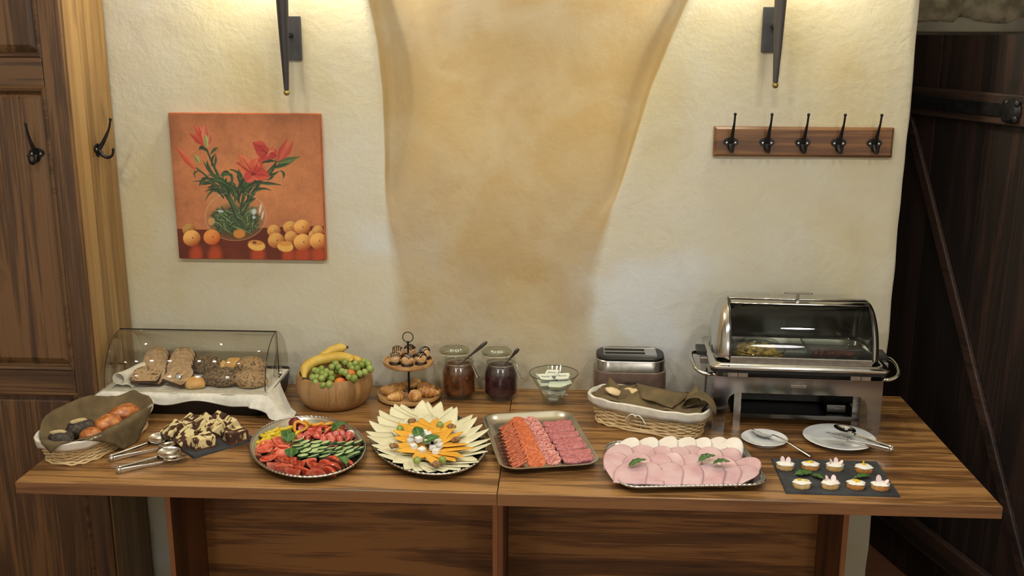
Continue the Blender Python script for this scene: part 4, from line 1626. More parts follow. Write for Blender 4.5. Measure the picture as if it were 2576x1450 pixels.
for k, (x, y, z, rx, ry, rz) in enumerate(TUBS):
    top = k >= 20
    lab = ('white spread portion tub inside the flared glass bowl' if not top else
           ('white printed spread portion on the very top of the glass bowl', 'white printed spread portion at the toaster side of the heap', 'white printed spread portion tilted at the jar side of the heap')[k - 20])
    t = thing('spread_portion', lab, 'spread portion', (x, y - .030, TT + z), 0, 'spread portions in the glass bowl', (rx, ry, rz))
    for nm, me in (('tub', tub_m), ('foil_lid', foil_m)):
        o = bpy.data.objects.new(nm, me)
        COL.objects.link(o)
        o.parent = t
    if top or k in (13, 16):
        tx = bpy.data.objects.new('print', text_mesh(fc))
        COL.objects.link(tx)
        tx.parent = t
        tx.location = (0, .001, .0110)

# ================================================================ toaster
TAUPE = mat('taupe_enamel', (116, 96, 84), rough=.35, metal=.25, var=.06, scale=50)
to = thing('toaster', 'taupe long-slot toaster with steel band and black top beside the chafing dish', 'toaster', (.3575, .688, TT))
W_, D_ = .213, .132


def tl(z, i, r=.045):
    return [(x, y, z) for x, y in rr(W_ - i, D_ - i, r, 8)]


MB().loft([tl(.004, .010), tl(.006, .002), tl(.05, -.004), tl(.104, -.002), tl(.106, .002)], True, True).build('body', TAUPE, to)
MB().loft([tl(.1062, .005), tl(.138, .006), tl(.140, .009)], True, True).build('steel_band', STEEL_B, to)
b_ = MB().loft([tl(.1402, .010), tl(.147, .010), tl(.150, .016), tl(.1505, .024)], True, True)
b_.build('black_top', BLACK, to)
tp = MB()
tp.box(-.080, -.078, -.036, .036, .1505, .1545)
tp.box(.076, .078, -.036, .036, .1505, .1545)
tp.box(-.080, .078, -.038, -.036, .1505, .1545)
tp.box(-.080, .078, .036, .038, .1505, .1545)
tp.box(-.078, .044, -.005, .005, .1505, .1530)
tp.box(.044, .076, -.036, .036, .1505, .1530)
tp.box(-.078, .044, .028, .036, .1505, .153)
tp.box(-.078, .044, -.036, -.028, .1505, .153)
tp.build('slot_frame', STEEL, to, smooth=False)
MB().box(-.074, .042, .006, .027, .1508, .1512).build('slot', mat('slot_black', (6, 6, 6), rough=.8), to, smooth=False)
MB().box(-.074, .042, -.027, -.006, .1508, .1512).build('slot', MATS['slot_black'], to, smooth=False)
bt = MB().box(-.009, .009, -.0712, -.066, .042, .050)
bt.build('push_button', BLACK, to, smooth=False, bevel=.001)
MB().box(-.0105, .0105, -.0692, -.066, .0402, .0518).build('button_surround', STEEL_B, to, smooth=False, bevel=.001)
tc_ = bpy.data.curves.new('logo_text', 'FONT')
tc_.body = 'PENALATIA'
tc_.size = .0062
tc_.align_x = 'CENTER'
tc_.extrude = .0001
tc_.materials.append(mat('black_print', (12, 10, 10), rough=.6))
tx = bpy.data.objects.new('logo', text_mesh(tc_))
COL.objects.link(tx)
tx.parent = to
tx.location = (.0, -.0686, .074)
tx.rotation_euler = (rad(90), 0, 0)

# ================================================================ serving trays
TRAYM = mat('tray_steel', (206, 205, 200), rough=.24, metal=1, var=.05, scale=8)


def tray(name, label, loc, rz, outline, H=.02, group='steel serving trays', rope=True):
    """outline(k) gives the plan outline inset by k metres"""
    t = thing(name, label, 'tray', loc, rz, group)
    mb = MB()
    lo = [[(x, y, z) for x, y in outline(i)] for i, z in
          ((.036, .0005), (.030, .001), (.012, .010), (.004, H - .003), (.001, H - .0018), (.0005, H), (.003, H + .0006), (.008, H - .0006), (.016, .012), (.030, .0032), (.038, .0026))]
    mb.loft(lo, True, True)
    mb.build('dish', TRAYM, t, angle=60)
    if rope:
        ed = MB()
        o = outline(.0022)
        # resample densely
        pts = []
        n = len(o)
        tot = sum(math.dist(o[i], o[(i + 1) % n]) for i in range(n))
        for i in range(n):
            a, b = Vector(o[i]), Vector(o[(i + 1) % n])
            m = max(1, int((b - a).length / tot * 320))
            for q in range(m):
                pts.append(a + (b - a) * q / m)
        R = [.0024 * (1 + .38 * (1 if (i % 3) else -1)) for i in range(len(pts))]
        ed.tube([(p.x, p.y, H + .0006) for p in pts], R, 6, True)
        ed.build('rope_edge', TRAYM, t, angle=70)
    return t


V_LOC, V_RZ, V_A, V_B = (-.520, .230, TT), rad(24), .150, .216
tray('oval_tray', 'oval steel tray of cut vegetables with rope edge', V_LOC, V_RZ, lambda k: ell(V_A - k, V_B - k, 72))
C_LOC, C_RZ, C_A, C_B = (-.205, .285, TT), rad(19), .152, .234
tray('oval_tray', 'oval steel tray of fanned cheese slices', C_LOC, C_RZ, lambda k: ell(C_A - k, C_B - k, 72))
S_LOC, S_RZ = (.090, .318, TT), rad(12)
tray('rectangular_tray', 'rectangular steel tray of rows of salami and sausage', S_LOC, S_RZ, lambda k: rr(.262 - 2 * k, .398 - 2 * k, .05 - k * .9, 8), rope=False)
H_LOC, H_RZ = (.465, .172, TT), rad(6)
tray('rectangular_tray', 'rectangular steel tray of folded ham slices', H_LOC, H_RZ, lambda k: rr(.372 - 2 * k, .290 - 2 * k, .05 - k * .9, 8))
FZ = TT + .0045

# ---------------------------------------------------------------- vegetables
CUSKIN = mat('cucumber_skin', (24, 48, 22), rough=.35, col2=(40, 72, 32), scale=50)
CUFLESH = mat('cucumber_flesh', (176, 200, 128), rough=.3, col2=(200, 216, 160), scale=60, detail=3)
TOSKIN = mat('tomato_skin', (186, 54, 36), rough=.22, col2=(204, 82, 54), scale=20, coat=.3)
TOFLESH = mat('tomato_flesh', (204, 84, 62), rough=.3, col2=(226, 128, 100), scale=45, detail=4)
TOPULP = mat('tomato_pulp', (186, 62, 40), rough=.2, col2=(214, 128, 88), scale=120, lo=.45, hi=.7)
CHERRY_S = mat('cherry_tomato_skin', (150, 28, 24), rough=.2, col2=(172, 44, 34), scale=20, coat=.3)
CHERRY_F = mat('cherry_tomato_flesh', (176, 52, 44), rough=.3, col2=(206, 98, 80), scale=70)
YPEP = mat('yellow_pepper', (212, 178, 22), rough=.3, col2=(226, 200, 60), scale=40)
OPEP = mat('orange_pepper', (214, 142, 26), rough=.3, col2=(226, 172, 60), scale=40)
RPEP = mat('red_pepper', (164, 32, 18), rough=.25, col2=(190, 56, 30), scale=40)


def cucumber_mesh(r):
    mb = MB()
    mb.lathe([(0, 0), (r * .96, 0), (r, .0006), (r, .0050), (r * .955, .0056)], 20, mi=0, sy=.88)
    mb.lathe([(r * .955, .0056), (r * .5, .0059), (0, .0059)], 20, mi=1, sy=.88)
    return mb.mesh('cucumber_slice', [CUSKIN, CUFLESH], True, 40)


CM = [cucumber_mesh(r) for r in (.0162, .0172, .0150)]
CU1 = [(-.550, .254), (-.530, .242), (-.500, .244), (-.477, .240), (-.457, .240), (-.438, .243), (-.411, .242), (-.390, .249)]
CU2 = [(-.543, .221), (-.522, .219), (-.499, .221), (-.476, .207), (-.455, .205), (-.434, .207), (-.409, .211), (-.390, .209), (-.378, .211)]
CU3 = [(-.539, .203), (-.515, .191), (-.497, .190), (-.481, .186), (-.460, .184), (-.449, .183), (-.424, .190), (-.403, .191), (-.385, .181)]
CU4 = [(-.516, .162), (-.487, .159), (-.458, .161), (-.425, .175), (-.395, .164)]
rng = random.Random(5)
for rn, (row, nm) in enumerate(((CU1, 'back row'), (CU2, 'second row from the back'), (CU3, 'third row from the back'), (CU4, 'front row'))):
    for k, (x, y) in enumerate(row):
        o = bpy.data.objects.new('cucumber_slice', CM[rng.randrange(3)])
        COL.objects.link(o)
        o.location = (x, y, TT + .0175 - .0012 * rn + .0004 * (k % 2))
        o.rotation_euler = (rad(rng.uniform(-16, 2)), rad(rng.uniform(-20, -8)), rng.uniform(-.3, .3))
        o.rotation_mode = 'XYZ'
        tag(o, 'cucumber slice, %s from the tomato side in the %s of cucumber' % (ORD[k], nm), 'cucumber slice', 'cucumber slices on the vegetable tray')
# cucumber ends and slices underneath the rows keep them up
for k in range(9):
    o = bpy.data.objects.new('cucumber_slice', CM[1])
    COL.objects.link(o)
    o.location = (-.535 + .017 * k, .207 + .018 * (k % 2), TT + .0075)
    o.rotation_euler = (0, rad(-10), k)
    tag(o, 'cucumber slice in the lower layer, mostly covered by the rows above', 'cucumber slice', 'cucumber slices on the vegetable tray')


def cherry_half(lr):
    mb = MB()
    r = .0105
    prof = [(r * cos(rad(a)), -r * .95 * sin(rad(a))) for a in (90, 70, 50, 30, 12, 0)]
    prof[0] = (0, -r * .95)
    mb.lathe(prof, 16, T(0, 0, 0), 0, sy=lr)
    mb.lathe([(r, 0), (r * .84, .0003)], 16, None, 0, sy=lr)
    mb.lathe([(r * .84, .0003), (r * .5, -.0006), (0, -.0003)], 16, None, 1, sy=lr)
    me = mb.mesh('cherry_tomato_half', [CHERRY_S, CHERRY_F], True, 50)
    sd = MB()
    sd.blob(r * .16, r * .55 * lr, .0012, .2, 4, 2, 10, 6, T(0, 0, .0002)).blob(r * .3, r * .18, .001, .2, 4, 3, 10, 6, T(r * .35, r * .3, 0))
    return me, sd.mesh('core', mat('pale_tomato_core', (224, 150, 122), rough=.35), True)


CH = cherry_half(1.35)
CHERRY = [(-.567, .349), (-.541, .314), (-.556, .290), (-.535, .284), (-.538, .338), (-.511, .300), (-.516, .332), (-.490, .283), (-.493, .330), (-.468, .279), (-.464, .312), (-.448, .321), (-.446, .282), (-.422, .284), (-.425, .310), (-.456, .354), (-.520, .316), (-.480, .300), (-.478, .345)]
rng = random.Random(8)
for k, (x, y) in enumerate(CHERRY):
    t = thing('cherry_tomato_half', 'halved cherry tomato in the pile behind the cucumber rows', 'cherry tomato', (x, y, TT + .0155 + rng.uniform(0, .004)), 0,
              'cherry tomato halves on the vegetable tray', (rad(rng.uniform(5, 48)), rad(rng.uniform(-35, 35)), rng.uniform(-.9, .9)))
    for nm, me in (('half', CH[0]), ('core', CH[1])):
        o = bpy.data.objects.new(nm, me)
        COL.objects.link(o)
        o.parent = t
MB_r = MB().blob(.0185, .0165, .0165, .05, 2, 1, 18, 12)
o = MB_r.build('beetroot_ball', mat('deep_red_radish', (104, 18, 22), rough=.35, col2=(128, 28, 30), scale=20), None, (-.594, .382, TT + .0195))
tag(o, 'deep red radish at the far edge of the vegetable tray', 'radish')
o.name = 'radish'


def pepper_strip(loc, rz, L, bend, m, lab, group, r=.0046, rx=0):
    P = []
    for i in range(11):
        k = i / 10 - .5
        a = k * bend
        P.append((L * sin(a) / bend, L * (1 - cos(a)) / bend, .002 * sin(k * 7)))
    o = MB().tube(P, [r * (.5 if i in (0, 10) else 1) for i in range(11)], 8, flat=(1.0, 1.35)).build('pepper_strip', m, None, loc, (rx, 0, rz), angle=70)
    tag(o, lab, 'pepper strip', group)


PEPY = [(-.656, .279), (-.644, .308), (-.637, .323), (-.632, .345), (-.610, .354), (-.640, .269), (-.633, .287), (-.621, .295), (-.611, .274), (-.618, .324), (-.650, .250), (-.634, .250), (-.600, .322), (-.628, .310), (-.645, .290), (-.605, .300)]
rng = random.Random(2)
for k, (x, y) in enumerate(PEPY):
    pepper_strip((x, y, TT + .009 + .0045 * (k % 3)), rng.uniform(-.4, 1.3), rng.uniform(.034, .05), rng.uniform(.5, 1.6), YPEP,
                 'yellow pepper strip in the pile behind the tomato slices', 'yellow pepper strips on the vegetable tray')
pepper_strip((-.572, .306, TT + .016), 1.2, .05, .8, YPEP, 'yellow pepper strip lying against the cherry tomatoes', 'yellow pepper strips on the vegetable tray')
ring_p = [(.0165 * cos(a) * (1 + .14 * cos(3 * a)), .0145 * sin(a) * (1 + .14 * cos(3 * a)), 0) for a in [2 * pi * i / 36 for i in range(36)]]
o = MB().tube(ring_p, .0042, 8, True).build('pepper_ring', OPEP, None, (-.571, .345, TT + .024), (rad(52), 0, rad(10)))
tag(o, 'yellow orange pepper ring standing behind the cherry tomatoes', 'pepper ring')
for k, (x, y) in enumerate([(-.546, .369), (-.528, .362), (-.505, .371), (-.531, .349), (-.515, .352), (-.492, .358), (-.55, .355)]):
    pepper_strip((x, y, TT + .012 + .004 * (k % 2)), k * .8 - 1.2, .04, 1.3, RPEP, 'red pepper strip at the far edge of the vegetable tray', 'red pepper strips on the vegetable tray', .004)
for k, (x, y, lab) in enumerate(((-.562, .382, 'orange pepper strip sticking out over the far rim'), (-.528, .368, 'orange pepper strip curled over the red strips'),
                                 (-.505, .372, 'orange pepper strip at the far end beside the basil'), (-.487, .341, 'short orange pepper strip among the cherry tomatoes'), (-.462, .323, 'small orange pepper piece under the far basil leaf'))):
    pepper_strip((x, y, TT + .021), (-.9, .2, .1, .7, .6)[k], (.045, .04, .042, .026, .018)[k], (.4, 1.8, 1.4, .5, .4)[k], OPEP, lab, 'orange pepper strips on the vegetable tray', .004, rad(8))
mz = MB().blob(.012, .009, .008, .2, 3, 4, 14, 10)
o = mz.build('mozzarella_piece', mat('white_mozzarella', (226, 224, 212), rough=.4), None, (-.428, .334, TT + .014))
tag(o, 'small white cheese piece beside the cherry tomatoes', 'cheese')


def tomato_slice(r):
    mb = MB()
    mb.lathe([(0, 0), (r * .95, 0), (r, .002), (r * .98, .0042)], 28, mi=0)
    mb.lathe([(r * .98, .0042), (r * .9, .0048), (r * .78, .0046)], 28, mi=1)
    mb.lathe([(r * .78, .0046), (r * .6, .0042), (r * .42, .0046)], 28, mi=2)
    mb.lathe([(r * .42, .0046), (0, .0048)], 28, mi=1)
    for k in range(5):
        a = k * 2 * pi / 5
        mb.box(r * .35, r * .82, -.0016, .0016, .0030, .0051, Matrix.Rotation(a, 4, 'Z'), 1)
    return mb.mesh('tomato_slice', [TOSKIN, TOFLESH, TOPULP], True, 40)


TS_ = tomato_slice(.0255)
for k, ((x, y), rx, ry, lab) in enumerate(zip([(-.631, .222), (-.597, .244), (-.586, .213), (-.616, .180), (-.602, .150), (-.575, .185)], (22, 26, 22, 20, 12, 30), (-6, 8, 6, -8, -6, 10),
        ('tomato slice at the tray edge beside the yellow peppers', 'tomato slice topmost beside the basil leaf', 'tomato slice lying against the cucumber basil', 'pale tomato slice with seeds at the tray edge',
         'pale pink tomato slice lowest in its pile', 'tomato slice tucked under the small basil leaf'))):
    o = bpy.data.objects.new('tomato_slice', TS_)
    COL.objects.link(o)
    o.location = (x, y, TT + .013 + (.004 if k in (1, 2, 3) else 0))
    o.rotation_euler = (rad(rx), rad(ry), k * 1.3)
    o.rotation_mode = 'ZYX' if False else 'XYZ'
    tag(o, lab, 'tomato slice', 'tomato slices on the vegetable tray')


def wedge_mesh(r, ang, lenk):
    mb = MB()
    n, m = 8, 12
    V, F = [], []
    for j in range(n + 1):
        ph = -ang / 2 + ang * j / n
        for i in range(m + 1):
            th = -pi / 2 + pi * i / m
            V.append((r * lenk * sin(th), r * cos(th) * cos(ph) - r * .45, r * cos(th) * sin(ph)))
    for j in range(n):
        for i in range(m):
            F.append((j * (m + 1) + i, j * (m + 1) + i + 1, (j + 1) * (m + 1) + i + 1, (j + 1) * (m + 1) + i))
    mb.add(V, F, Matrix.Rotation(rad(-90), 4, 'X'), 0)
    for ph, fl in ((-ang / 2, 0), (ang / 2, 1)):
        V = [(0, -r * .45, 0)]
        for i in range(m + 1):
            th = -pi / 2 + pi * i / m
            V.append((r * lenk * sin(th), r * cos(th) * cos(ph) - r * .45, r * cos(th) * sin(ph)))
        for i in range(m + 1):
            th = -pi / 2 + pi * i / m
            V.append((r * .8 * lenk * sin(th) * .9, r * .78 * cos(th) * cos(ph) - r * .45, r * .78 * cos(th) * sin(ph)))
        F = []
        G = []
        for i in range(1, m + 1):
            a = (i, i + 1, i + 1 + m + 1, i + m + 1)
            F.append(a if fl else a[::-1])
            b = (0, i + m + 1, i + m + 2)
            G.append(b if fl else b[::-1])
        mb.add(V, F, Matrix.Rotation(rad(-90), 4, 'X'), 1)
        mb.add(V, G, Matrix.Rotation(rad(-90), 4, 'X'), 2)
    return mb.mesh('tomato_wedge', [TOSKIN, TOFLESH, TOPULP], True, 35)


WG = [wedge_mesh(.021, rad(62), 1.15), wedge_mesh(.022, rad(75), 1.0), wedge_mesh(.020, rad(52), 1.35)]
TWE = [(-.565, .146), (-.540, .132), (-.569, .099), (-.541, .085), (-.512, .115), (-.491, .122), (-.514, .066), (-.488, .070), (-.467, .108), (-.453, .060), (-.443, .116), (-.426, .074), (-.420, .142), (-.411, .099), (-.383, .125)]
rng = random.Random(12)
for k, (x, y) in enumerate(TWE):
    face = x < -.46
    o = bpy.data.objects.new('tomato_wedge', WG[(1, 1, 1, 1, 1, 0, 1, 0, 0, 2, 0, 2, 2, 2, 2)[k]])
    COL.objects.link(o)
    o.location = (x - (.016 if k >= 12 else .004), y + .006, TT + .0145)
    o.rotation_euler = ((rad(rng.uniform(25, 60)) if face else rad(rng.uniform(150, 185))), rad(rng.uniform(-12, 12)), rng.uniform(-.5, .5) + (0 if face else -.25))
    tag(o, 'red tomato wedge, %s from the tomato slices along the near rim' % ORD[k], 'tomato wedge', 'tomato wedges on the vegetable tray')


def basil(loc, rot, L, W, lab, curlv=.5, fold=.35, group='basil leaves'):
    t = thing('basil_leaf', lab, 'basil leaf', loc, 0, group, rot)

    def fn(u, v):
        s = u * 2 - 1
        wd = W / 2 * (sin(pi * min(1, max(0, v * .97 + .015)) ** .8)) ** .75
        x = s * wd
        z = fold * abs(s) * wd + curlv * L * .35 * (-(v - .45) ** 2 + .2) + .0012 * sin(v * 22) * abs(s)
        return (x, L * (v - .5), z)
    MB().grid(fn, 9, 14).build('blade', LEAF, t, solid=.0006)
    MB().tube([(0, L * (v / 8 - .5), curlv * L * .35 * (-(v / 8 - .45) ** 2 + .2) + .0007) for v in range(-1, 8)], .0006, 5).build('midrib', mat('leaf_rib', (110, 146, 74), rough=.5), t)


basil((-.583, .262, TT + .030), (rad(25), rad(12), .35), .046, .040, 'large basil leaf between the yellow peppers and the cucumbers', .9)
basil((-.458, .340, TT + .028), (rad(22), 0, -1.0), .048, .034, 'basil leaf draped over the cherry tomatoes at the far rim', 1.6)
basil((-.545, .160, TT + .027), (rad(20), 0, .2), .034, .036, 'crinkled basil leaf between tomato slices and cucumbers', .7)
basil((-.402, .104, TT + .032), (rad(15), rad(10), .9), .038, .032, 'basil leaf on the tomato wedges at the near rim', 1.8)

# ---------------------------------------------------------------- cheese tray
WCH = mat('white_cheese', (226, 220, 184), rough=.45, var=.03, scale=25, bump=.1, bscale=120)
OCH = mat('orange_cheese', (226, 160, 42), rough=.45, col2=(234, 176, 62), scale=25)
FET = mat('white_feta', (228, 228, 220), rough=.7, var=.03, scale=80, bump=.4, bscale=160)


def cheese_mesh(L, W, lift, swirl, m, name):
    def fn(u, v):
        s = u * 2 - 1
        wd = W * (1 - v) ** .8 + .0007
        return (s * wd + swirl * v * v, L * v, lift * v ** 2.2 - .004 * (s * s) * (1 - v) * (1 if lift > .01 else 0))
    mb = MB().grid(fn, 7, 12)
    return mb


CMAT = Matrix.Translation((C_LOC[0], C_LOC[1], 0)) @ Matrix.Rotation(C_RZ, 4, 'Z')
white = [cheese_mesh(.094, .050, l, s, WCH, 'c').mesh('cheese_slice', WCH, True, 60) for l, s in ((.016, .012), (.020, .018), (.005, .008))]
orange = [cheese_mesh(.088, .033, .003, s, OCH, 'c').mesh('cheese_slice', OCH, True, 60) for s in (.0, .006)]


def cheese(me, k, n, tip, L, z, lab, grp, turn, dr=0.0):
    """tip = how far out the point reaches, as a share of the tray's oval"""
    a = 2 * pi * k / n + .1
    q = Vector((C_A * tip * cos(a), C_B * tip * sin(a), 0))
    d = Vector((C_A * cos(a), C_B * sin(a), 0)).normalized()
    d = (d * .6 + Vector((cos(a) / C_A, sin(a) / C_B, 0)).normalized() * .4).normalized()
    p = CMAT @ (q - d * L + Vector((0, dr, 0)))
    d = CMAT.to_3x3() @ d
    o = bpy.data.objects.new('cheese_slice', me)
    COL.objects.link(o)
    o.location = (p.x, p.y, TT + z)
    o.rotation_euler = (rad(5), rad(-8), math.atan2(d.y, d.x) - pi / 2 + turn)
    md = o.modifiers.new('thickness', 'SOLIDIFY')
    md.thickness = .0022
    md.offset = 0
    tag(o, lab, 'cheese slice', grp)


rng = random.Random(3)
NW = 32
for k in range(NW):
    front = sin(2 * pi * k / NW + .1) < -.55
    cheese(white[2 if front else k % 2], k, NW, (1.0 if front else 1.07) + rng.uniform(-.02, .02), .094, .0105 + .0007 * (k % 4),
           'pale cheese triangle in the outer fan, %s counted round from the salami side' % (ORD + ['twenty-%s' % o_ for o_ in ORD[4:9]] + ['thirtieth', 'thirty-first', 'thirty-second'])[k],
           'pale cheese triangles fanned on the tray', rng.uniform(-.2, .2) + .10)
for k in range(14):
    cheese(white[2], k, 14, .70 + rng.uniform(-.02, .02), .094, .0125 + .0007 * (k % 4), 'pale cheese triangle of the inner layer under the orange star', 'pale cheese triangles fanned on the tray', rng.uniform(-.2, .2))
for k in range(18):
    cheese(orange[k % 2], k, 18, .70 + rng.uniform(-.06, .04), .088, .0265 + .0007 * (k % 4), 'orange cheese triangle, %s round the star from the salami side' % ORD[k], 'orange cheese triangles in the star', rng.uniform(-.25, .25), -.046)
FETA = [(-.245, .256), (-.244, .228), (-.231, .194), (-.220, .214), (-.206, .172), (-.215, .290), (-.203, .277), (-.182, .253), (-.171, .225), (-.181, .187), (-.168, .165), (-.196, .206), (-.165, .203), (-.228, .270), (-.195, .235), (-.215, .245)]
fm = MB().box(-.0085, .0085, -.0085, .0085, 0, .013).mesh('feta_cube', FET, False)
for k, (x, y) in enumerate(FETA):
    o = bpy.data.objects.new('cheese_cube', fm)
    COL.objects.link(o)
    o.location = (x, y, TT + .0305 + (.012 if k in (3, 11, 14, 15) else 0))
    o.rotation_euler = (rad(rng.uniform(-9, 9)), rad(rng.uniform(-9, 9)), rng.uniform(0, 1.5))
    md = o.modifiers.new('bevel', 'BEVEL')
    md.width = .0012
    tag(o, 'white cheese cube in the heap at the centre of the cheese tray', 'cheese cube', 'white cheese cubes at the tray centre')
basil((-.226, .240, TT + .056), (rad(28), rad(-8), .35), .046, .032, 'basil leaf standing on the white cheese cubes, bowl side', 1.0)
basil((-.184, .200, TT + .054), (rad(18), rad(10), -1.1), .046, .032, 'basil leaf lying on the white cheese cubes, salami side', .8)
for (x, y), lab in zip([(-.285, .321), (-.180, .356), (-.209, .113), (-.145, .120)], ('green grape on the cheese towards the fruit bowl', 'green grape on the cheese towards the jam jars', 'green grape on the near cheese, vegetable side', 'green grape on the near cheese, salami side')):
    g = thing('grape', lab, 'grape', (x, y - .012, TT + .0385), 0, 'grapes on the cheese tray')
    MB().blob(.0100, .0100, .0105, .03, 2, 1, 18, 12).build('berry', GRAPE, g)
    MB().lathe([(0, 0), (.0014, 0), (.001, .0012), (0, .0014)], 8, T(.001, -.003, .0096, .3)).build('stem_scar', STEMG, g)
NUT = mat('walnut_brown', (112, 76, 44), rough=.7, col2=(170, 128, 84), scale=120, bump=.9, bscale=200)
for k, ((x, y), lab) in enumerate(zip([(-.262, .372), (-.148, .338), (-.126, .244), (-.283, .194), (-.158, .085)], ('walnut half near the stand on the cheese', 'walnut half at the jam jar side of the cheese', 'walnut half at the salami side of the cheese', 'walnut half at the vegetable side of the cheese', 'walnut piece at the near edge of the cheese'))):
    w = thing('walnut_half', lab, 'walnut', (x, y, TT + .0365), k * .7, 'walnuts on the cheese tray')
    for s in (-1, 1):
        MB().blob(.0115, .0062, .0058, .55, 9, k * 2 + s + 4, 16, 12, T(0, s * .0048, .001)).build('lobe', NUT, w)
    MB().blob(.009, .0025, .004, .4, 7, k, 10, 8).build('ridge', NUT, w)

# ---------------------------------------------------------------- salami tray
SAL_O = mat('paprika_salami', (172, 74, 36), rough=.45, col2=(204, 112, 68), scale=150, detail=3, lo=.38, hi=.62)
SAL_D = mat('dark_salami', (160, 70, 40), rough=.5, col2=(198, 116, 84), scale=130, detail=3)
SAL_P = mat('mottled_salami', (160, 76, 74), rough=.45, col2=(212, 152, 142), scale=190, detail=3, lo=.4, hi=.6)
SAL_F = mat('pink_salami', (158, 80, 84), rough=.42, col2=(194, 124, 122), scale=170, detail=3, lo=.36, hi=.66)


def taco(R, gap, th, wave, seed):
    """a round slice folded in half, fold along x, cut edge up"""
    def fn(u, v):
        a = pi * u
        x = -R * cos(a)
        h = R * sin(a)
        s = v * 2 - 1
        ar = abs(s)
        z = h * ar + .0006
        y = math.copysign(gap * min(1, ar * 3) ** .6, s) + wave * sin(x / R * 5 + seed) * ar
        return (x, y, z)
    return MB().grid(fn, 15, 15)


SLM = Matrix.Translation((S_LOC[0], S_LOC[1], 0)) @ Matrix.Rotation(S_RZ, 4, 'Z')
st_me = []
for s in range(3):
    # thin slices folded twice into narrow strips
    def fn(u, v, s=s):
        a = 2 * pi * v
        x = (u - .5) * .054
        e = .75 + .25 * sin(pi * u)
        return (x, .0042 * e * cos(a) + .0012 * sin(u * 9 + s * 2), .0052 * e * sin(a) + .0016 * sin(u * 6 + s))
    st_me.append(MB().grid(fn, 12, 10, cv=True).mesh('folded', SAL_D, True, 60))
n_st = 23
for k in range(n_st):
    f = k / (n_st - 1)
    x, y = -.006 + (.046 + .006) * f, .412 + (.142 - .412) * f
    for c in (0,):
        o = bpy.data.objects.new('salami_slice', st_me[k % 3])
        COL.objects.link(o)
        o.location = (x + .004 * (k % 2), y, TT + .0125 + .003 * (k % 2))
        o.rotation_euler = (rad(10), rad(-8), rad(58) - f * rad(12))
        tag(o, 'thin folded brown salami slice, %s from the back in the edge row' % ORD[k], 'salami slice', 'folded salami strips along the tray edge')
disc_o = MB().lathe([(0, 0), (.0232, 0), (.0238, .0008), (.0232, .0016), (0, .0019)], 22).mesh('slice', SAL_O, True, 50)
disc_p = MB().lathe([(0, 0), (.0205, 0), (.021, .0008), (.0205, .0016), (0, .0019)], 22).mesh('slice', SAL_P, True, 50)
n_d = 12
rng = random.Random(6)
for me, a, b, nm in ((disc_o, (.029, .440), (.091, .168), 'orange paprika salami slice'), (disc_p, (.069, .450), (.133, .186), 'mottled pink salami slice')):
    for k in range(n_d):
        f = k / (n_d - 1)
        o = bpy.data.objects.new('salami_slice', me)
        COL.objects.link(o)
        o.location = (a[0] + (b[0] - a[0]) * f + rng.uniform(-.003, .003), a[1] + (b[1] - a[1]) * f, TT + .0125 + .0006 * (k % 2))
        o.rotation_euler = (rad(24), rad(rng.uniform(-8, 8)), rng.uniform(-.25, .25))
        tag(o, '%s, %s from the back in its overlapping row' % (nm, ORD[k]), 'salami slice', nm + 's in a row')
SFO = [(.143, .440), (.150, .398), (.161, .355), (.172, .315), (.181, .277), (.192, .234), (.200, .198)]


def roll_fold(seed):
    def fn(u, v):
        k = u * 2 - 1
        x = k * .0415
        e = (1 - abs(k) ** 5) ** .5 * .35 + .65
        a = 2 * pi * v
        c_, s_ = cos(a), sin(a)
        return (x, .0148 * e * math.copysign(abs(c_) ** .6, c_) + .003 * k * k + .001 * sin(x * 160 + seed), .0058 * e * math.copysign(abs(s_) ** .7, s_) + .0062 + .0012 * sin(x * 110 + seed) + .10 * .0170 * c_)
    mb = MB().grid(fn, 18, 14, cv=True)
    n = 18
    mb.f.append(tuple(j * n for j in range(14))[::-1])
    mb.f.append(tuple(j * n + n - 1 for j in range(14)))
    mb.m += [0, 0]
    return mb.mesh('folded', SAL_F, True, 70)


RF = [roll_fold(s) for s in range(3)]
for k, (x, y) in enumerate(SFO):
    o = bpy.data.objects.new('salami_slice', RF[k % 3])
    COL.objects.link(o)
    o.location = (x, y - .006, TT + .007)
    o.rotation_euler = (rad(9), rad(-2), rad(12) + rng.uniform(-.06, .06))
    tag(o, 'thick folded pink salami slice, %s from the back beside the ham tray' % ORD[k], 'salami slice', 'thick folded salami slices')
for k in range(6):
    x, y = (SFO[k][0] + SFO[k + 1][0]) / 2 - .004, (SFO[k][1] + SFO[k + 1][1]) / 2
    o = bpy.data.objects.new('salami_slice', RF[(k + 1) % 3])
    COL.objects.link(o)
    o.location = (x, y - .006, TT + .0035)
    o.rotation_euler = (0, rad(3), rad(13))
    o.scale = (.95, .6, .45)
    tag(o, 'dark gap-filling folded salami layer between thick slices, %s from the back' % ORD[k], 'salami slice', 'thick folded salami slices')

# ---------------------------------------------------------------- ham tray
HAMP = mat('pink_ham', (196, 152, 155), rough=.28, col2=(209, 176, 177), scale=22, detail=4)
HAMW = mat('pale_poultry_ham', (224, 212, 200), rough=.38, col2=(232, 224, 214), scale=24)


def ham_mesh(L, W, dome, seed, m):
    def fn(u, v):
        s = u * 2 - 1
        v = sin(v * pi / 2)
        wd = W / 2 * max(1e-4, 1 - max(0, (v - .4) / .6) ** 2) ** .5 * (1 - .06 * (1 - v))
        x = s * wd
        z = .012 * v + dome * (1 - (x / (W / 2)) ** 2) + .0005 * sin(v * 9 + seed) + .0012 * sin(x * 70 + seed * 2)
        z -= .002 * (1 - v) ** 4
        return (x + .012 * v * v - .003, L * (v - .45), z)
    return MB().grid(fn, 13, 16).mesh('ham_slice', m, True, 70)


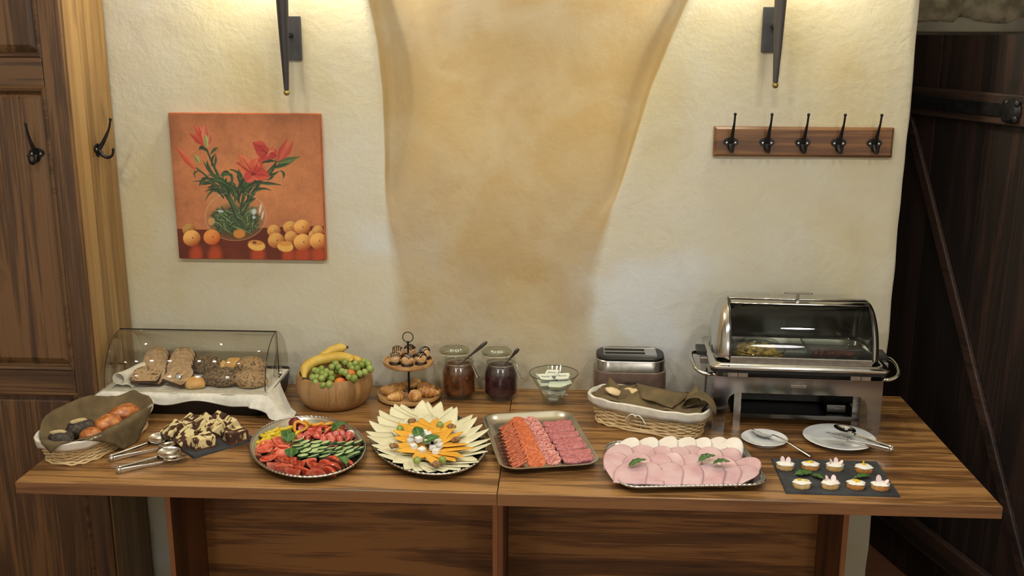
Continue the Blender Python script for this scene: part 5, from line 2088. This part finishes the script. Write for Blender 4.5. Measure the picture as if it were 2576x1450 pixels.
HPM = [ham_mesh(.090, .080, d, s, HAMP) for d, s in ((.0, 1), (.0014, 2.5), (.0004, 4), (.0008, 5.2))]
HWM = [ham_mesh(.092, .066, d, s, HAMW) for d, s in ((.001, 1), (.002, 2.2))]


def ham(me, x, y, z, rx, rz, lab, grp, sc=1):
    o = bpy.data.objects.new('ham_slice', me)
    COL.objects.link(o)
    o.location = (x, y, TT + z)
    o.rotation_euler = (rad(rx), 0, rz)
    o.scale = (sc, sc, sc)
    md = o.modifiers.new('thickness', 'SOLIDIFY')
    md.thickness = .0016
    md.offset = 0
    tag(o, lab, 'ham slice', grp)


HW = [(.328, .238), (.377, .245), (.430, .248), (.477, .247), (.517, .243), (.560, .248), (.601, .240)]
rng = random.Random(4)
for k, (x, y) in enumerate(HW):
    ham(HWM[k % 2], x - .004, y + .002, .014 + .0008 * k, 15, -.30 + rng.uniform(-.1, .1), 'pale poultry ham slice, %s from the salami tray in the back row' % ORD[k], 'pale ham slices in the back row')
HP1 = [(.304, .182), (.355, .188), (.404, .190), (.447, .192), (.490, .194), (.535, .190), (.580, .196)]
HP2 = [(.300, .122), (.345, .122), (.391, .124), (.430, .135), (.469, .136), (.515, .128), (.563, .124), (.608, .134)]
HP3 = [(.328, .078), (.370, .076), (.417, .078), (.469, .080), (.518, .085), (.562, .092), (.597, .100)]
for row, z, nm in ((HP1, .012, 'third row from the front'), (HP2, .0145, 'second row from the front'), (HP3, .0165, 'front row')):
    for k, (x, y) in enumerate(row):
        rz = rng.uniform(-.34, .12)
        if row is HP3 and k == len(row) - 1:
            rz = -.9
        if row is HP2 and k == len(row) - 1:
            rz = -.7
        if row is HP2 and k == 0:
            rz = .5
        ham(HPM[(k * 3 + len(nm)) % 4], x, y, z + .0009 * (len(row) - k), 3 if row is HP3 else 10, rz, 'pink ham slice, %s from the salami tray in the %s' % (ORD[k], nm), 'pink ham slices', rng.uniform(.96, 1.08))
for k in range(5):
    ham(HPM[k % 3], .33 + .065 * k, .125, .006, 2, rng.uniform(-.4, .4), 'pink ham slice in the bottom layer under the front row', 'pink ham slices')
basil((.345, .104, TT + .045), (rad(14), 0, -1.15), .050, .022, 'basil sprig on the ham towards the salami tray', 1.0)
basil((.521, .138, TT + .047), (rad(14), 0, -1.25), .046, .026, 'basil leaf on the ham, upper of the pair towards the saucer', 1.0)
basil((.553, .112, TT + .047), (rad(14), 0, -1.7), .042, .024, 'basil leaf on the ham, lower of the pair towards the saucer', 1.0)

# ================================================================ chafing dish
cf_loc, cf_rz = (.812, .577, TT), rad(-2.3)
cf = thing('chafing_dish', 'polished steel roll-top chafing dish with glass window at the wall end', 'chafing dish', cf_loc, cf_rz)
CM_ = Matrix.Translation(cf_loc) @ Matrix.Rotation(cf_rz, 4, 'Z')


def leg_panel(hw, ztop, zsk, foot, rin, y, name):
    """flat plate in the XZ plane: skirt with two tapering legs"""
    mb = MB()
    xi = -hw + foot + .010
    arcp = [(xi + rin + rin * cos(pi - (pi / 2) * i / 6), zsk - rin + rin * sin(pi - (pi / 2) * i / 6)) for i in range(7)]
    low = arcp + [(-x, z) for x, z in arcp[::-1]]
    V = [(x, 0, z) for x, z in low] + [(x, 0, ztop) for x, z in low]
    n = len(low)
    mb.add(V, [(i, i + 1, n + i + 1, n + i) for i in range(n - 1)])
    for s in (-1, 1):
        V = [(s * hw * .985, 0, 0), (s * (hw * .985 - foot), 0, 0), (-s * xi, 0, zsk - rin), (s * hw, 0, zsk - rin), (-s * xi, 0, ztop), (s * hw, 0, ztop)]
        mb.add(V, [(0, 1, 2, 3), (3, 2, 4, 5)] if s < 0 else [(3, 2, 1, 0), (5, 4, 2, 3)])
    bm = bmesh.new()
    tmp = mb.mesh(name, STEEL_M, False)
    bm.from_mesh(tmp)
    bmesh.ops.remove_doubles(bm, verts=bm.verts, dist=1e-6)
    bmesh.ops.recalc_face_normals(bm, faces=bm.faces)
    me = bpy.data.meshes.new(name)
    bm.to_mesh(me)
    bm.free()
    me.materials.append(STEEL_M)
    o = bpy.data.objects.new(name, me)
    COL.objects.link(o)
    md = o.modifiers.new('thickness', 'SOLIDIFY')
    md.thickness = .005
    md.offset = 0
    o.parent = cf
    o.location = (0, y, 0)
    return o


leg_panel(.228, .161, .114, .028, .03, -.135, 'frame_panel')
leg_panel(.228, .164, .116, .028, .03, .135, 'frame_panel')
for s in (-1, 1):
    o = leg_panel(.135, .164, .116, .022, .03, 0, 'frame_panel')
    o.location = (s * .2265, 0, 0)
    o.rotation_euler = (0, 0, rad(90))
# embossed plate on the front, unreadable in the photograph
MB().box(-.02, .022, -.1385, -.1374, .134, .141).build('maker_plate', STEEL_B, cf, smooth=False)


def cr(w_, d_, r, z):
    return [(x, y, z) for x, y in rr(w_, d_, r, 6)]


pan = MB().loft([cr(.440, .255, .03, .168), cr(.448, .262, .03, .19), cr(.47, .28, .03, .192)], True, False)
pan.build('water_pan', STEEL_D, cf)
rim = MB().loft([cr(.470, .278, .020, .184), cr(.486, .294, .022, .1845), cr(.488, .296, .022, .187), cr(.488, .296, .022, .191), cr(.486, .294, .022, .1925), cr(.462, .270, .02, .195), cr(.456, .264, .02, .199), cr(.448, .256, .02, .199), cr(.440, .25, .02, .182)], False, False)
rim.build('rim', STEEL, cf)
seal = MB().loft([cr(.472, .280, .028, .1735), cr(.480, .288, .022, .1742), cr(.480, .288, .022, .1838), cr(.472, .280, .022, .1838)], True, True)
seal.build('black_seal', BLACK, cf)
MB().box(-.222, .222, -.124, .124, .176, .180).build('pan_floor', STEEL_D, cf, smooth=False)
for s in (-1, 1):
    for q in (0, 1):
        MB().box(s * .152 + q * s * .028 - .013, s * .152 + q * s * .028 + .013, -.1395, -.1345, .1615, .1725).build('hinge_bracket', STEEL_B, cf, smooth=False)
    MB().blob(.005, .005, .005, 0, 1, 0, 10, 8, T(s * .231, -.137, .166)).build('corner_bolt', STEEL, cf)
    P = catmull([(s * .226, -.110, .158), (s * .252, -.112, .158), (s * .276, -.098, .166), (s * .285, -.060, .178), (s * .285, .0, .180), (s * .272, .03, .176), (s * .240, .034, .172)], 5)
    MB().tube(P, .0052, 10).build('side_handle', STEEL, cf)
    MB().box(s * .255 - .014, s * .255 + .014, -.018, .05, .183, .196).build('hinge_block', BLACK, cf, smooth=False, bevel=.002)
    MB().box(s * .250 - .012, s * .250 + .012, -.05, -.02, .168, .186).build('hinge_plate', STEEL_B, cf, smooth=False, bevel=.002)

# burner shelf hung between two flat brackets, black heater box at the back
for s, y in ((-1, -.088), (1, -.060)):
    MB().box(s * .168 - .010 + .012, s * .168 + .010 + .012, y - .002, y + .002, .0, .166).build('bracket', STEEL_B, cf, smooth=False)
sh = MB().box(-.170, .185, -.082, .10, .028, .031)
sh.box(-.170, .185, -.085, -.081, .022, .034)
sh.box(-.170, .185, .098, .101, .026, .05)
sh.build('burner_shelf', STEEL_D, cf, smooth=False)
MB().box(-.150, .216, .030, .098, .032, .128).build('heater_box', BLACK, cf, smooth=False, bevel=.004)
MB().box(.10, .155, -.055, .02, .032, .058).build('burner', STEEL_D, cf, smooth=False, bevel=.004)

# roll-top lid
LZ0, RY, RZ = .200, .126, .155
LA, LB = -.188, .196


def lp(a, k=1.0):
    return (-RY * k * cos(a), LZ0 + RZ * k * sin(a))


lid_e = bpy.data.objects.new('roll_top_lid', None)
COL.objects.link(lid_e)
lid_e.parent = cf
mb = MB().grid(lambda u, v: ((LA + (LB - LA) * u,) + lp(rad(84) + rad(96) * v)), 4, 18)
mb.build('lid_back', STEEL, lid_e, solid=.0015, angle=60)
mb = MB().grid(lambda u, v: ((LA + (LB - LA) * u,) + lp(rad(70) + rad(9) * v, 1.008)), 4, 5)
mb.build('top_band', STEEL, lid_e, solid=.002, angle=60)
mb = MB().grid(lambda u, v: ((LA + .002 + (LB - LA - .004) * u,) + lp(rad(6) + rad(72) * v, .995)), 3, 18)
mb.build('window', glass('window_glass', (214, 218, 210), 1.45, .02), lid_e, angle=60)
mb = MB().box(LA, LB, -RY - .004, -RY + .006, LZ0 - .001, LZ0 + .017)
mb.build('lower_bar', STEEL_B, lid_e, smooth=False, bevel=.002)
for s, xe, bl in ((-1, LA, .044), (1, LB, .030)):
    def cap(u, v, s=s, xe=xe, bl=bl):
        k = cos(v * rad(90)) if v < .999 else 0.0
        y, z = lp(rad(180) * u, max(k, .001) ** .55)
        return (xe + s * bl * sin(v * rad(90)), y, z)
    MB().grid(cap, 26, 12).build('end_cap', STEEL, lid_e, solid=.0012, angle=70)
    ed = MB().tube([((xe + s * .0005,) + lp(rad(4) + rad(80) * i / 20, 1.006)) for i in range(21)], .0028, 6)
    ed.build('window_edge', DKEDGE, lid_e)
hd = MB().loft([[(x, y, z) for x, y in rr(.078, .020, .010, 6)] for z in (.3745, .378)], True, True)
hd.build('lid_handle', STEEL, lid_e, (.004, -.02, 0))
MB().box(-.004, .004, -.005, .005, .345, .3745).build('handle_post', STEEL_B, lid_e, (.004, -.02, 0), smooth=False)

# food inside the dish
EGG = mat('scrambled_egg', (206, 162, 52), rough=.5, col2=(226, 192, 98), scale=60, bump=.4, bscale=110)
FZ2 = TT + .1805


def atc(x, y, z=0):
    return CM_ @ Vector((x, y, z))


p = atc(-.096, -.022, .1815)
cas = thing('glass_casserole', 'round lidded glass casserole of scrambled egg inside the chafing dish', 'casserole', p, 0)
MB().lathe([(0, .0), (.058, .0), (.066, .005), (.072, .022), (.074, .030), (.072, .030), (.064, .008), (0, .003)], 40).build('glass_bowl', GLASS, cas)
MB().lathe([(.075, .0305), (.070, .038), (.052, .050), (.030, .056), (.024, .0565), (.024, .062), (.020, .064), (0, .064)], 40).build('glass_lid', GLASS, cas)
MB().tube([(.0748 * cos(a), .0748 * sin(a), .0305) for a in [2 * pi * i / 40 for i in range(40)]], .0011, 6, True).build('lid_rim', glass('dark_rim_glass', (90, 92, 84), 1.5, .05, .1), cas)
eg = MB()
rng = random.Random(1)
for k in range(95):
    a, r = rng.uniform(0, 2 * pi), .061 * sqrt(rng.random())
    eg.blob(rng.uniform(.007, .013), rng.uniform(.006, .010), rng.uniform(.005, .009), .5, 6, k, 9, 6, T(r * cos(a), r * sin(a), rng.uniform(.009, .037 - .20 * r), 0, 0, a))
o = eg.build('scrambled_egg', EGG, None, p)
tag(o, 'yellow scrambled egg pieces heaped in the glass casserole', 'scrambled egg', None, 'stuff')
p = atc(.108, -.018, .1815)
gd = thing('glass_dish', 'rectangular glass dish of sausages inside the chafing dish', 'dish', p, cf_rz)
MB().loft([cr(.118, .088, .02, 0), cr(.124, .094, .02, .003), cr(.146, .116, .022, .040), cr(.158, .128, .024, .043), cr(.158, .128, .024, .0455), cr(.144, .114, .022, .0445), cr(.120, .09, .02, .006)], True, True).build('glass_wall', GLASS, gd)
MB().tube([(x_, y_, .0450) for x_, y_ in rr(.157, .127, .024, 6)], .0014, 6, True).build('glass_rim', MATS['dark_rim_glass'], gd)
SAUS = mat('dark_red_sausage', (96, 40, 36), rough=.35, col2=(126, 62, 54), scale=40)
for k in range(7):
    x = -.048 + .0165 * k
    t = thing('sausage_slice', 'dark red sausage piece, %s from the egg casserole in the glass dish' % ORD[k], 'sausage', p + Vector((x, -.012 + .006 * (k % 2), .0215)), 0, 'sausage pieces in the glass dish', (0, rad(14 if k < 3 else 68), rad(10 * k)))
    MB().lathe([(0, -.0045), (.0125, -.0045), (.0138, -.002), (.0138, .002), (.0125, .0045), (0, .0045)], 18, T(0, 0, 0, 0, rad(90))).build('meat', SAUS, t)

# ================================================================ saucer with spoon, plate with tongs
sc = tag(MB().lathe([(0, .003), (.034, .003), (.036, 0), (.040, 0), (.042, .004), (.0605, .0135), (.0625, .015), (.0610, .0158), (.043, .0075), (.030, .0060), (0, .0058)], 48).build('saucer', WHITE_CHINA, None, (.708, .366, TT)), 'small white saucer with a serving spoon in front of the chafing dish', 'saucer')
pl_ = tag(MB().lathe([(0, .003), (.054, .003), (.056, 0), (.060, 0), (.063, .004), (.0935, .0130), (.0965, .015), (.0945, .0158), (.068, .0085), (.058, .0060), (0, .0058)], 56).build('plate', WHITE_CHINA, None, (.914, .385, TT)), 'white china plate carrying serving tongs in front of the chafing dish', 'plate')


def bowl_head(a, b, depth, slots=False, n=14, m=24):
    def fn(u, v):
        an = 2 * pi * u
        r = v
        return (a * r * cos(an), b * r * sin(an) * (1 - .12 * cos(an)), depth * (r * r - 1))
    skip = (lambda i, j: (4 <= j <= 8) and (i in (5, 6, 11, 12, 17, 18))) if slots else None
    return MB().grid(fn, m, n, cu=True, skip=skip)


def spoon(loc, end, tilt, lab):
    a, b = Vector(loc), Vector(end)
    d = b - a
    rz = math.atan2(d.y, d.x)
    L = sqrt(d.x ** 2 + d.y ** 2)
    t = thing('serving_spoon', lab, 'spoon', loc, rz)
    bowl_head(.034, .021, .010).build('spoon_bowl', STEEL, t, (0, 0, .004), (rad(tilt), 0, 0), solid=.0012, angle=60)
    dz = b.z - a.z
    P = catmull([(.031, 0, .004), (.040, 0, .009), (L * .5, 0, .010 + dz * .4), (L * .85, 0, .004 + dz * .9), (L, 0, dz)], 5)
    MB().tube(P, [.0022 + .0022 * max(0, i / (len(P) - 1) - .45) * 2 for i in range(len(P))], 8, flat=(1.5, .5)).build('handle', STEEL, t)


spoon((.703, .385, TT + .017), (.812, .268, TT + .004), -28, 'steel serving spoon resting on the small saucer')


def tongs(loc, rz, L, spread, lab, group, ry=0.0, heads=((1, False), (-1, True)), lift=.0):
    t = thing('serving_tongs', lab, 'tongs', loc, 0, group, (0, ry, rz))
    hgt = .015
    for s, slot in heads:
        arm = bpy.data.objects.new('arm', None)
        COL.objects.link(arm)
        arm.parent = t
        n = 16

        def fn(u, v, s=s):
            x = L * u
            y = s * (.0075 + (spread - .0075) * u ** 1.25)
            h = hgt * (1 - .45 * u)
            tilt = s * .35 * u
            z = .0085 + (v - .5) * h
            return (x, y + (v - .5) * h * tilt, z)
        MB().grid(fn, n, 4).build('strip', STEEL, arm, solid=.0016)
        hd_ = bowl_head(.031, .021, .008, slot)
        hd_.build('spoon_head', STEEL, arm, (L + .027, s * (spread + .001), .016), (rad(8 + s * 13), rad(0), s * .10), solid=.0011, angle=60)
    MB().grid(lambda u, v: (-.0075 * sin(pi * u), .0075 * cos(pi * u), .0085 + (v - .5) * hgt), 10, 3).build('bend', STEEL, t, solid=.0016)


tongs((-1.013, .137, TT + .0), math.atan2(.105, .095), .118, .030, 'steel serving tongs lying beside the napkin basket, farther pair', 'tongs by the cake slate')
tongs((-.962, .066, TT + .0), math.atan2(.088, .105), .108, .022, 'steel serving tongs lying nearest the table edge', 'tongs by the cake slate')
tongs((1.022, .288, TT + .012), math.atan2(.085, -.125), .108, .028, 'steel serving tongs lying across the white china plate', None, rad(-4))

# ================================================================ slate with canapes
def slate(name, lab, c, rz, w_, d_, seed):
    mb = MB()
    n = 60
    P = []
    for i, (x, y) in enumerate([p for k in range(4) for p in [((-w_ / 2, -d_ / 2), (w_ / 2, -d_ / 2), (w_ / 2, d_ / 2), (-w_ / 2, d_ / 2))[k]]]):
        P.append(Vector((x, y)))
    out = []
    for k in range(4):
        a, b = P[k], P[(k + 1) % 4]
        for i in range(14):
            out.append(a + (b - a) * i / 14)
    lo = []
    for z, ins in ((0, .0), (.003, .0004), (.0055, .0022), (.0068, .0032)):
        L_ = []
        for i, p in enumerate(out):
            q = p.normalized()
            r = ins + .0012 * noise.noise(Vector((p.x * 60, p.y * 60, z * 300 + seed)))
            L_.append((p.x - q.x * r, p.y - q.y * r, z))
        lo.append(L_)
    mb.loft(lo, True, True)
    o = mb.build(name, SLATE, None, (c[0], c[1], TT), (0, 0, rz), angle=30)
    return tag(o, lab, 'slate board', 'slate serving boards')


slate('slate_board', 'dark slate board carrying eight canapes at the near table edge', (.838, .141), rad(-1.0), .272, .203, 1)
SZ = TT + .0068
BAG = mat('baguette_crumb', (214, 184, 128), rough=.8, col2=(196, 152, 88), scale=30, bump=.3, bscale=70)
BAGC = mat('baguette_crust', (182, 116, 52), rough=.55, col2=(206, 150, 86), scale=24)
SPREAD = mat('white_spread', (234, 230, 218), rough=.5, var=.02, scale=30, bump=.5, bscale=70)
RADW = mat('radish_slice', (232, 216, 212), rough=.3, var=.02)
RADR = mat('radish_rind', (142, 40, 62), rough=.3)
LEM = mat('yellow_pepper_bit', (228, 190, 30), rough=.3)
CAN = [(.726, .186), (.790, .189), (.851, .188), (.921, .179), (.743, .077), (.813, .079), (.875, .081), (.933, .078)]
CLAB = ['open canape with two upright radish slices at the far corner by the ham tray', 'open canape with flat yellow topping, second in the far row', 'open canape with radish flower, third in the far row',
        'open canape with upright yellow cube at the far corner away from the ham', 'open canape with yellow topping at the near corner by the ham tray', 'open canape with two upright radish slices, second in the near row',
        'open canape with yellow pieces, third in the near row', 'open canape with one tall radish slice at the near corner away from the ham']
for k, (x, y) in enumerate(CAN):
    t = thing('canape', CLAB[k], 'canape', (x, y - .008, SZ), rad(-8 + 9 * (k % 3)), 'canapes on the slate')
    o_ = [(px * (1 + .05 * sin(i * 1.3 + k)), py * (1 + .06 * sin(i * 1.7 + k * 2))) for i, (px, py) in enumerate(ell(.0215, .0165, 30))]
    mb = MB()
    mb.loft([[(px * s_, py * s_, z) for px, py in o_] for s_, z in ((.94, 0), (1, .002), (1, .010), (.97, .0125))], True, True)
    mb.m = [1 if len(f) == 4 else 0 for f in mb.f]
    mb.build('bread', [BAG, BAG if k in (0, 2, 4, 5) else BAGC], t)
    sp_ = MB().grid(lambda u, v: (.0222 * v * cos(2 * pi * u) * (1 + .10 * sin(7 * 2 * pi * u + k)), .0172 * v * sin(2 * pi * u) * (1 + .10 * sin(5 * 2 * pi * u + k)),
                                  .0130 + .0042 * (1 - v ** 4) + .0012 * noise.noise(Vector((u * 9, v * 4, k)))), 30, 8, cu=True)
    sp_.build('spread', SPREAD, t, solid=.0012)

    def radish(dx, dy, rx, rz, r=.0095):
        g = MB()
        pts = [(r * .62 * cos(a), r * sin(a) + r * .55) for a in [2 * pi * i / 22 for i in range(22)]]
        g.prism(pts, -.0004, .0004)
        o1 = g.build('radish_slice', RADW, t, (dx, dy, .0155), (rad(rx), 0, rz), smooth=False)
        MB().tube([(p_[0], p_[1], 0) for p_ in pts], .0006, 5, True).build('rind', RADR, o1)

    def lemon(dx, dy, s_, rz, z=.0165):
        MB().box(-s_, s_, -s_ * .6, s_ * .6, 0, s_ * .9).build('yellow_cube', LEM, t, (dx, dy, z), (.2, .1, rz), smooth=False, bevel=.0006)
    if k == 0:
        radish(-.007, .002, 72, .35, .0105)
        radish(.006, 0, 74, -.25, .0105)
    elif k == 1:
        MB().blob(.010, .006, .0022, .5, 6, 1, 14, 8, T(-.002, .002, .0178)).build('yellow_topping', LEM, t)
    elif k == 2:
        radish(-.008, 0, 62, .7)
        radish(.004, .003, 70, 0, .010)
        radish(.010, -.004, 40, -1.2, .009)
    elif k == 3:
        lemon(0, .002, .0045, .3)
        MB().box(-.0018, .0018, -.0015, .0015, 0, .0075).build('yellow_cube', LEM, t, (-.002, .003, .0195), (0, .1, .2), smooth=False, bevel=.0005)
    elif k == 4:
        lemon(-.006, .001, .0048, .4)
        lemon(.008, -.002, .0042, -.4)
    elif k == 5:
        radish(-.007, .002, 66, .5, .0100)
        radish(.007, 0, 70, -.3, .0105)
    elif k == 6:
        lemon(-.005, .003, .0042, .9)
        lemon(.004, 0, .0046, -.3)
        lemon(0, -.006, .0036, .5)
    else:
        radish(-.004, .002, 76, .2, .0125)
        radish(.008, -.005, 38, -1.1, .0095)
basil((.765, .139, SZ + .0055), (rad(4), rad(4), -1.35), .046, .028, 'large basil leaf lying on the slate in front of the far canapes', .8, .15)
basil((.795, .120, SZ + .0055), (rad(4), 0, -2.5), .034, .022, 'smaller curled basil leaf beside the large one on the slate', .9, .2)
basil((.907, .128, SZ + .0055), (rad(4), 0, -1.3), .046, .018, 'narrow basil leaf on the slate between the yellow-topped canapes', .8, .2)

# ================================================================ slate with marble cake
slate('slate_board', 'dark slate board carrying marble cake pieces beside the tongs', (-.822, .305), rad(47), .185, .215, 5)


def cake_mat():
    m, nt, b = _base('marble_cake')
    v = _coords(nt, (1, 1, .6))
    n = _noise(nt, v, 20, 3, .5, 1.8)
    r = _ramp(nt, n.outputs[0], [(.47, (222, 204, 150)), (.50, (206, 182, 122)), (.525, (74, 44, 28)), (.8, (56, 32, 22))])
    nt.links.new(r.outputs[0], b.inputs['Base Color'])
    b.inputs['Roughness'].default_value = .85
    n2 = _noise(nt, v, 160, 3)
    bp = nt.nodes.new('ShaderNodeBump')
    bp.inputs['Strength'].default_value = .4
    bp.inputs['Distance'].default_value = .002
    nt.links.new(n2.outputs[0], bp.inputs['Height'])
    nt.links.new(bp.outputs[0], b.inputs['Normal'])
    return m


CAKE_M = cake_mat()
CAKE_C = mat('cake_crust', (84, 44, 22), rough=.7, col2=(112, 64, 32), scale=30, bump=.3, bscale=80)
CAKES = [(-.903, .300, 0), (-.874, .312, 0), (-.848, .325, 0), (-.878, .350, 0), (-.842, .358, 0), (-.812, .320, 0), (-.806, .372, 0), (-.790, .318, 0), (-.765, .335, 0), (-.733, .280, 1), (-.806, .235, 1), (-.846, .243, 0)]
CKL = ['marble cake piece at the basket end of the far row', 'marble cake piece, second in the far row from the basket', 'marble cake piece in the middle of the far row', 'chocolate topped cake piece behind the far row',
       'swirled cake piece at the back of the slate', 'marble cake piece in the centre of the slate', 'chocolate swirled cake piece highest at the back', 'marble cake piece beside the centre one',
       'marble cake piece towards the vegetable tray', 'pale marble cake piece nearest the vegetable tray', 'pale marble cake piece alone at the near side', 'dark cake piece next to the tongs at the near side']
rng = random.Random(9)
for k, (x, y, flat) in enumerate(CAKES):
    t = thing('marble_cake_piece', CKL[k], 'cake', (x, y, SZ), rad(47) + rng.uniform(-.12, .12), 'marble cake pieces on the slate')
    w2, d2, h2 = .0275, .0225, .030
    M = T(0, 0, .0 if flat else .004, 0, rad(0 if flat else -28), 0)
    mb = MB().box(-w2, w2, -d2, d2, .003, h2, M)
    mb.build('sponge', CAKE_M, t, smooth=False, bevel=.002)
    mb = MB().box(-w2 - .0006, w2 + .0006, -d2 - .0006, d2 + .0006, 0, .0035, M)
    mb.box(w2 - .0004, w2 + .0012, -d2, d2, 0, h2 * .86, M)
    mb.build('baked_crust', CAKE_C, t, smooth=False, bevel=.001)
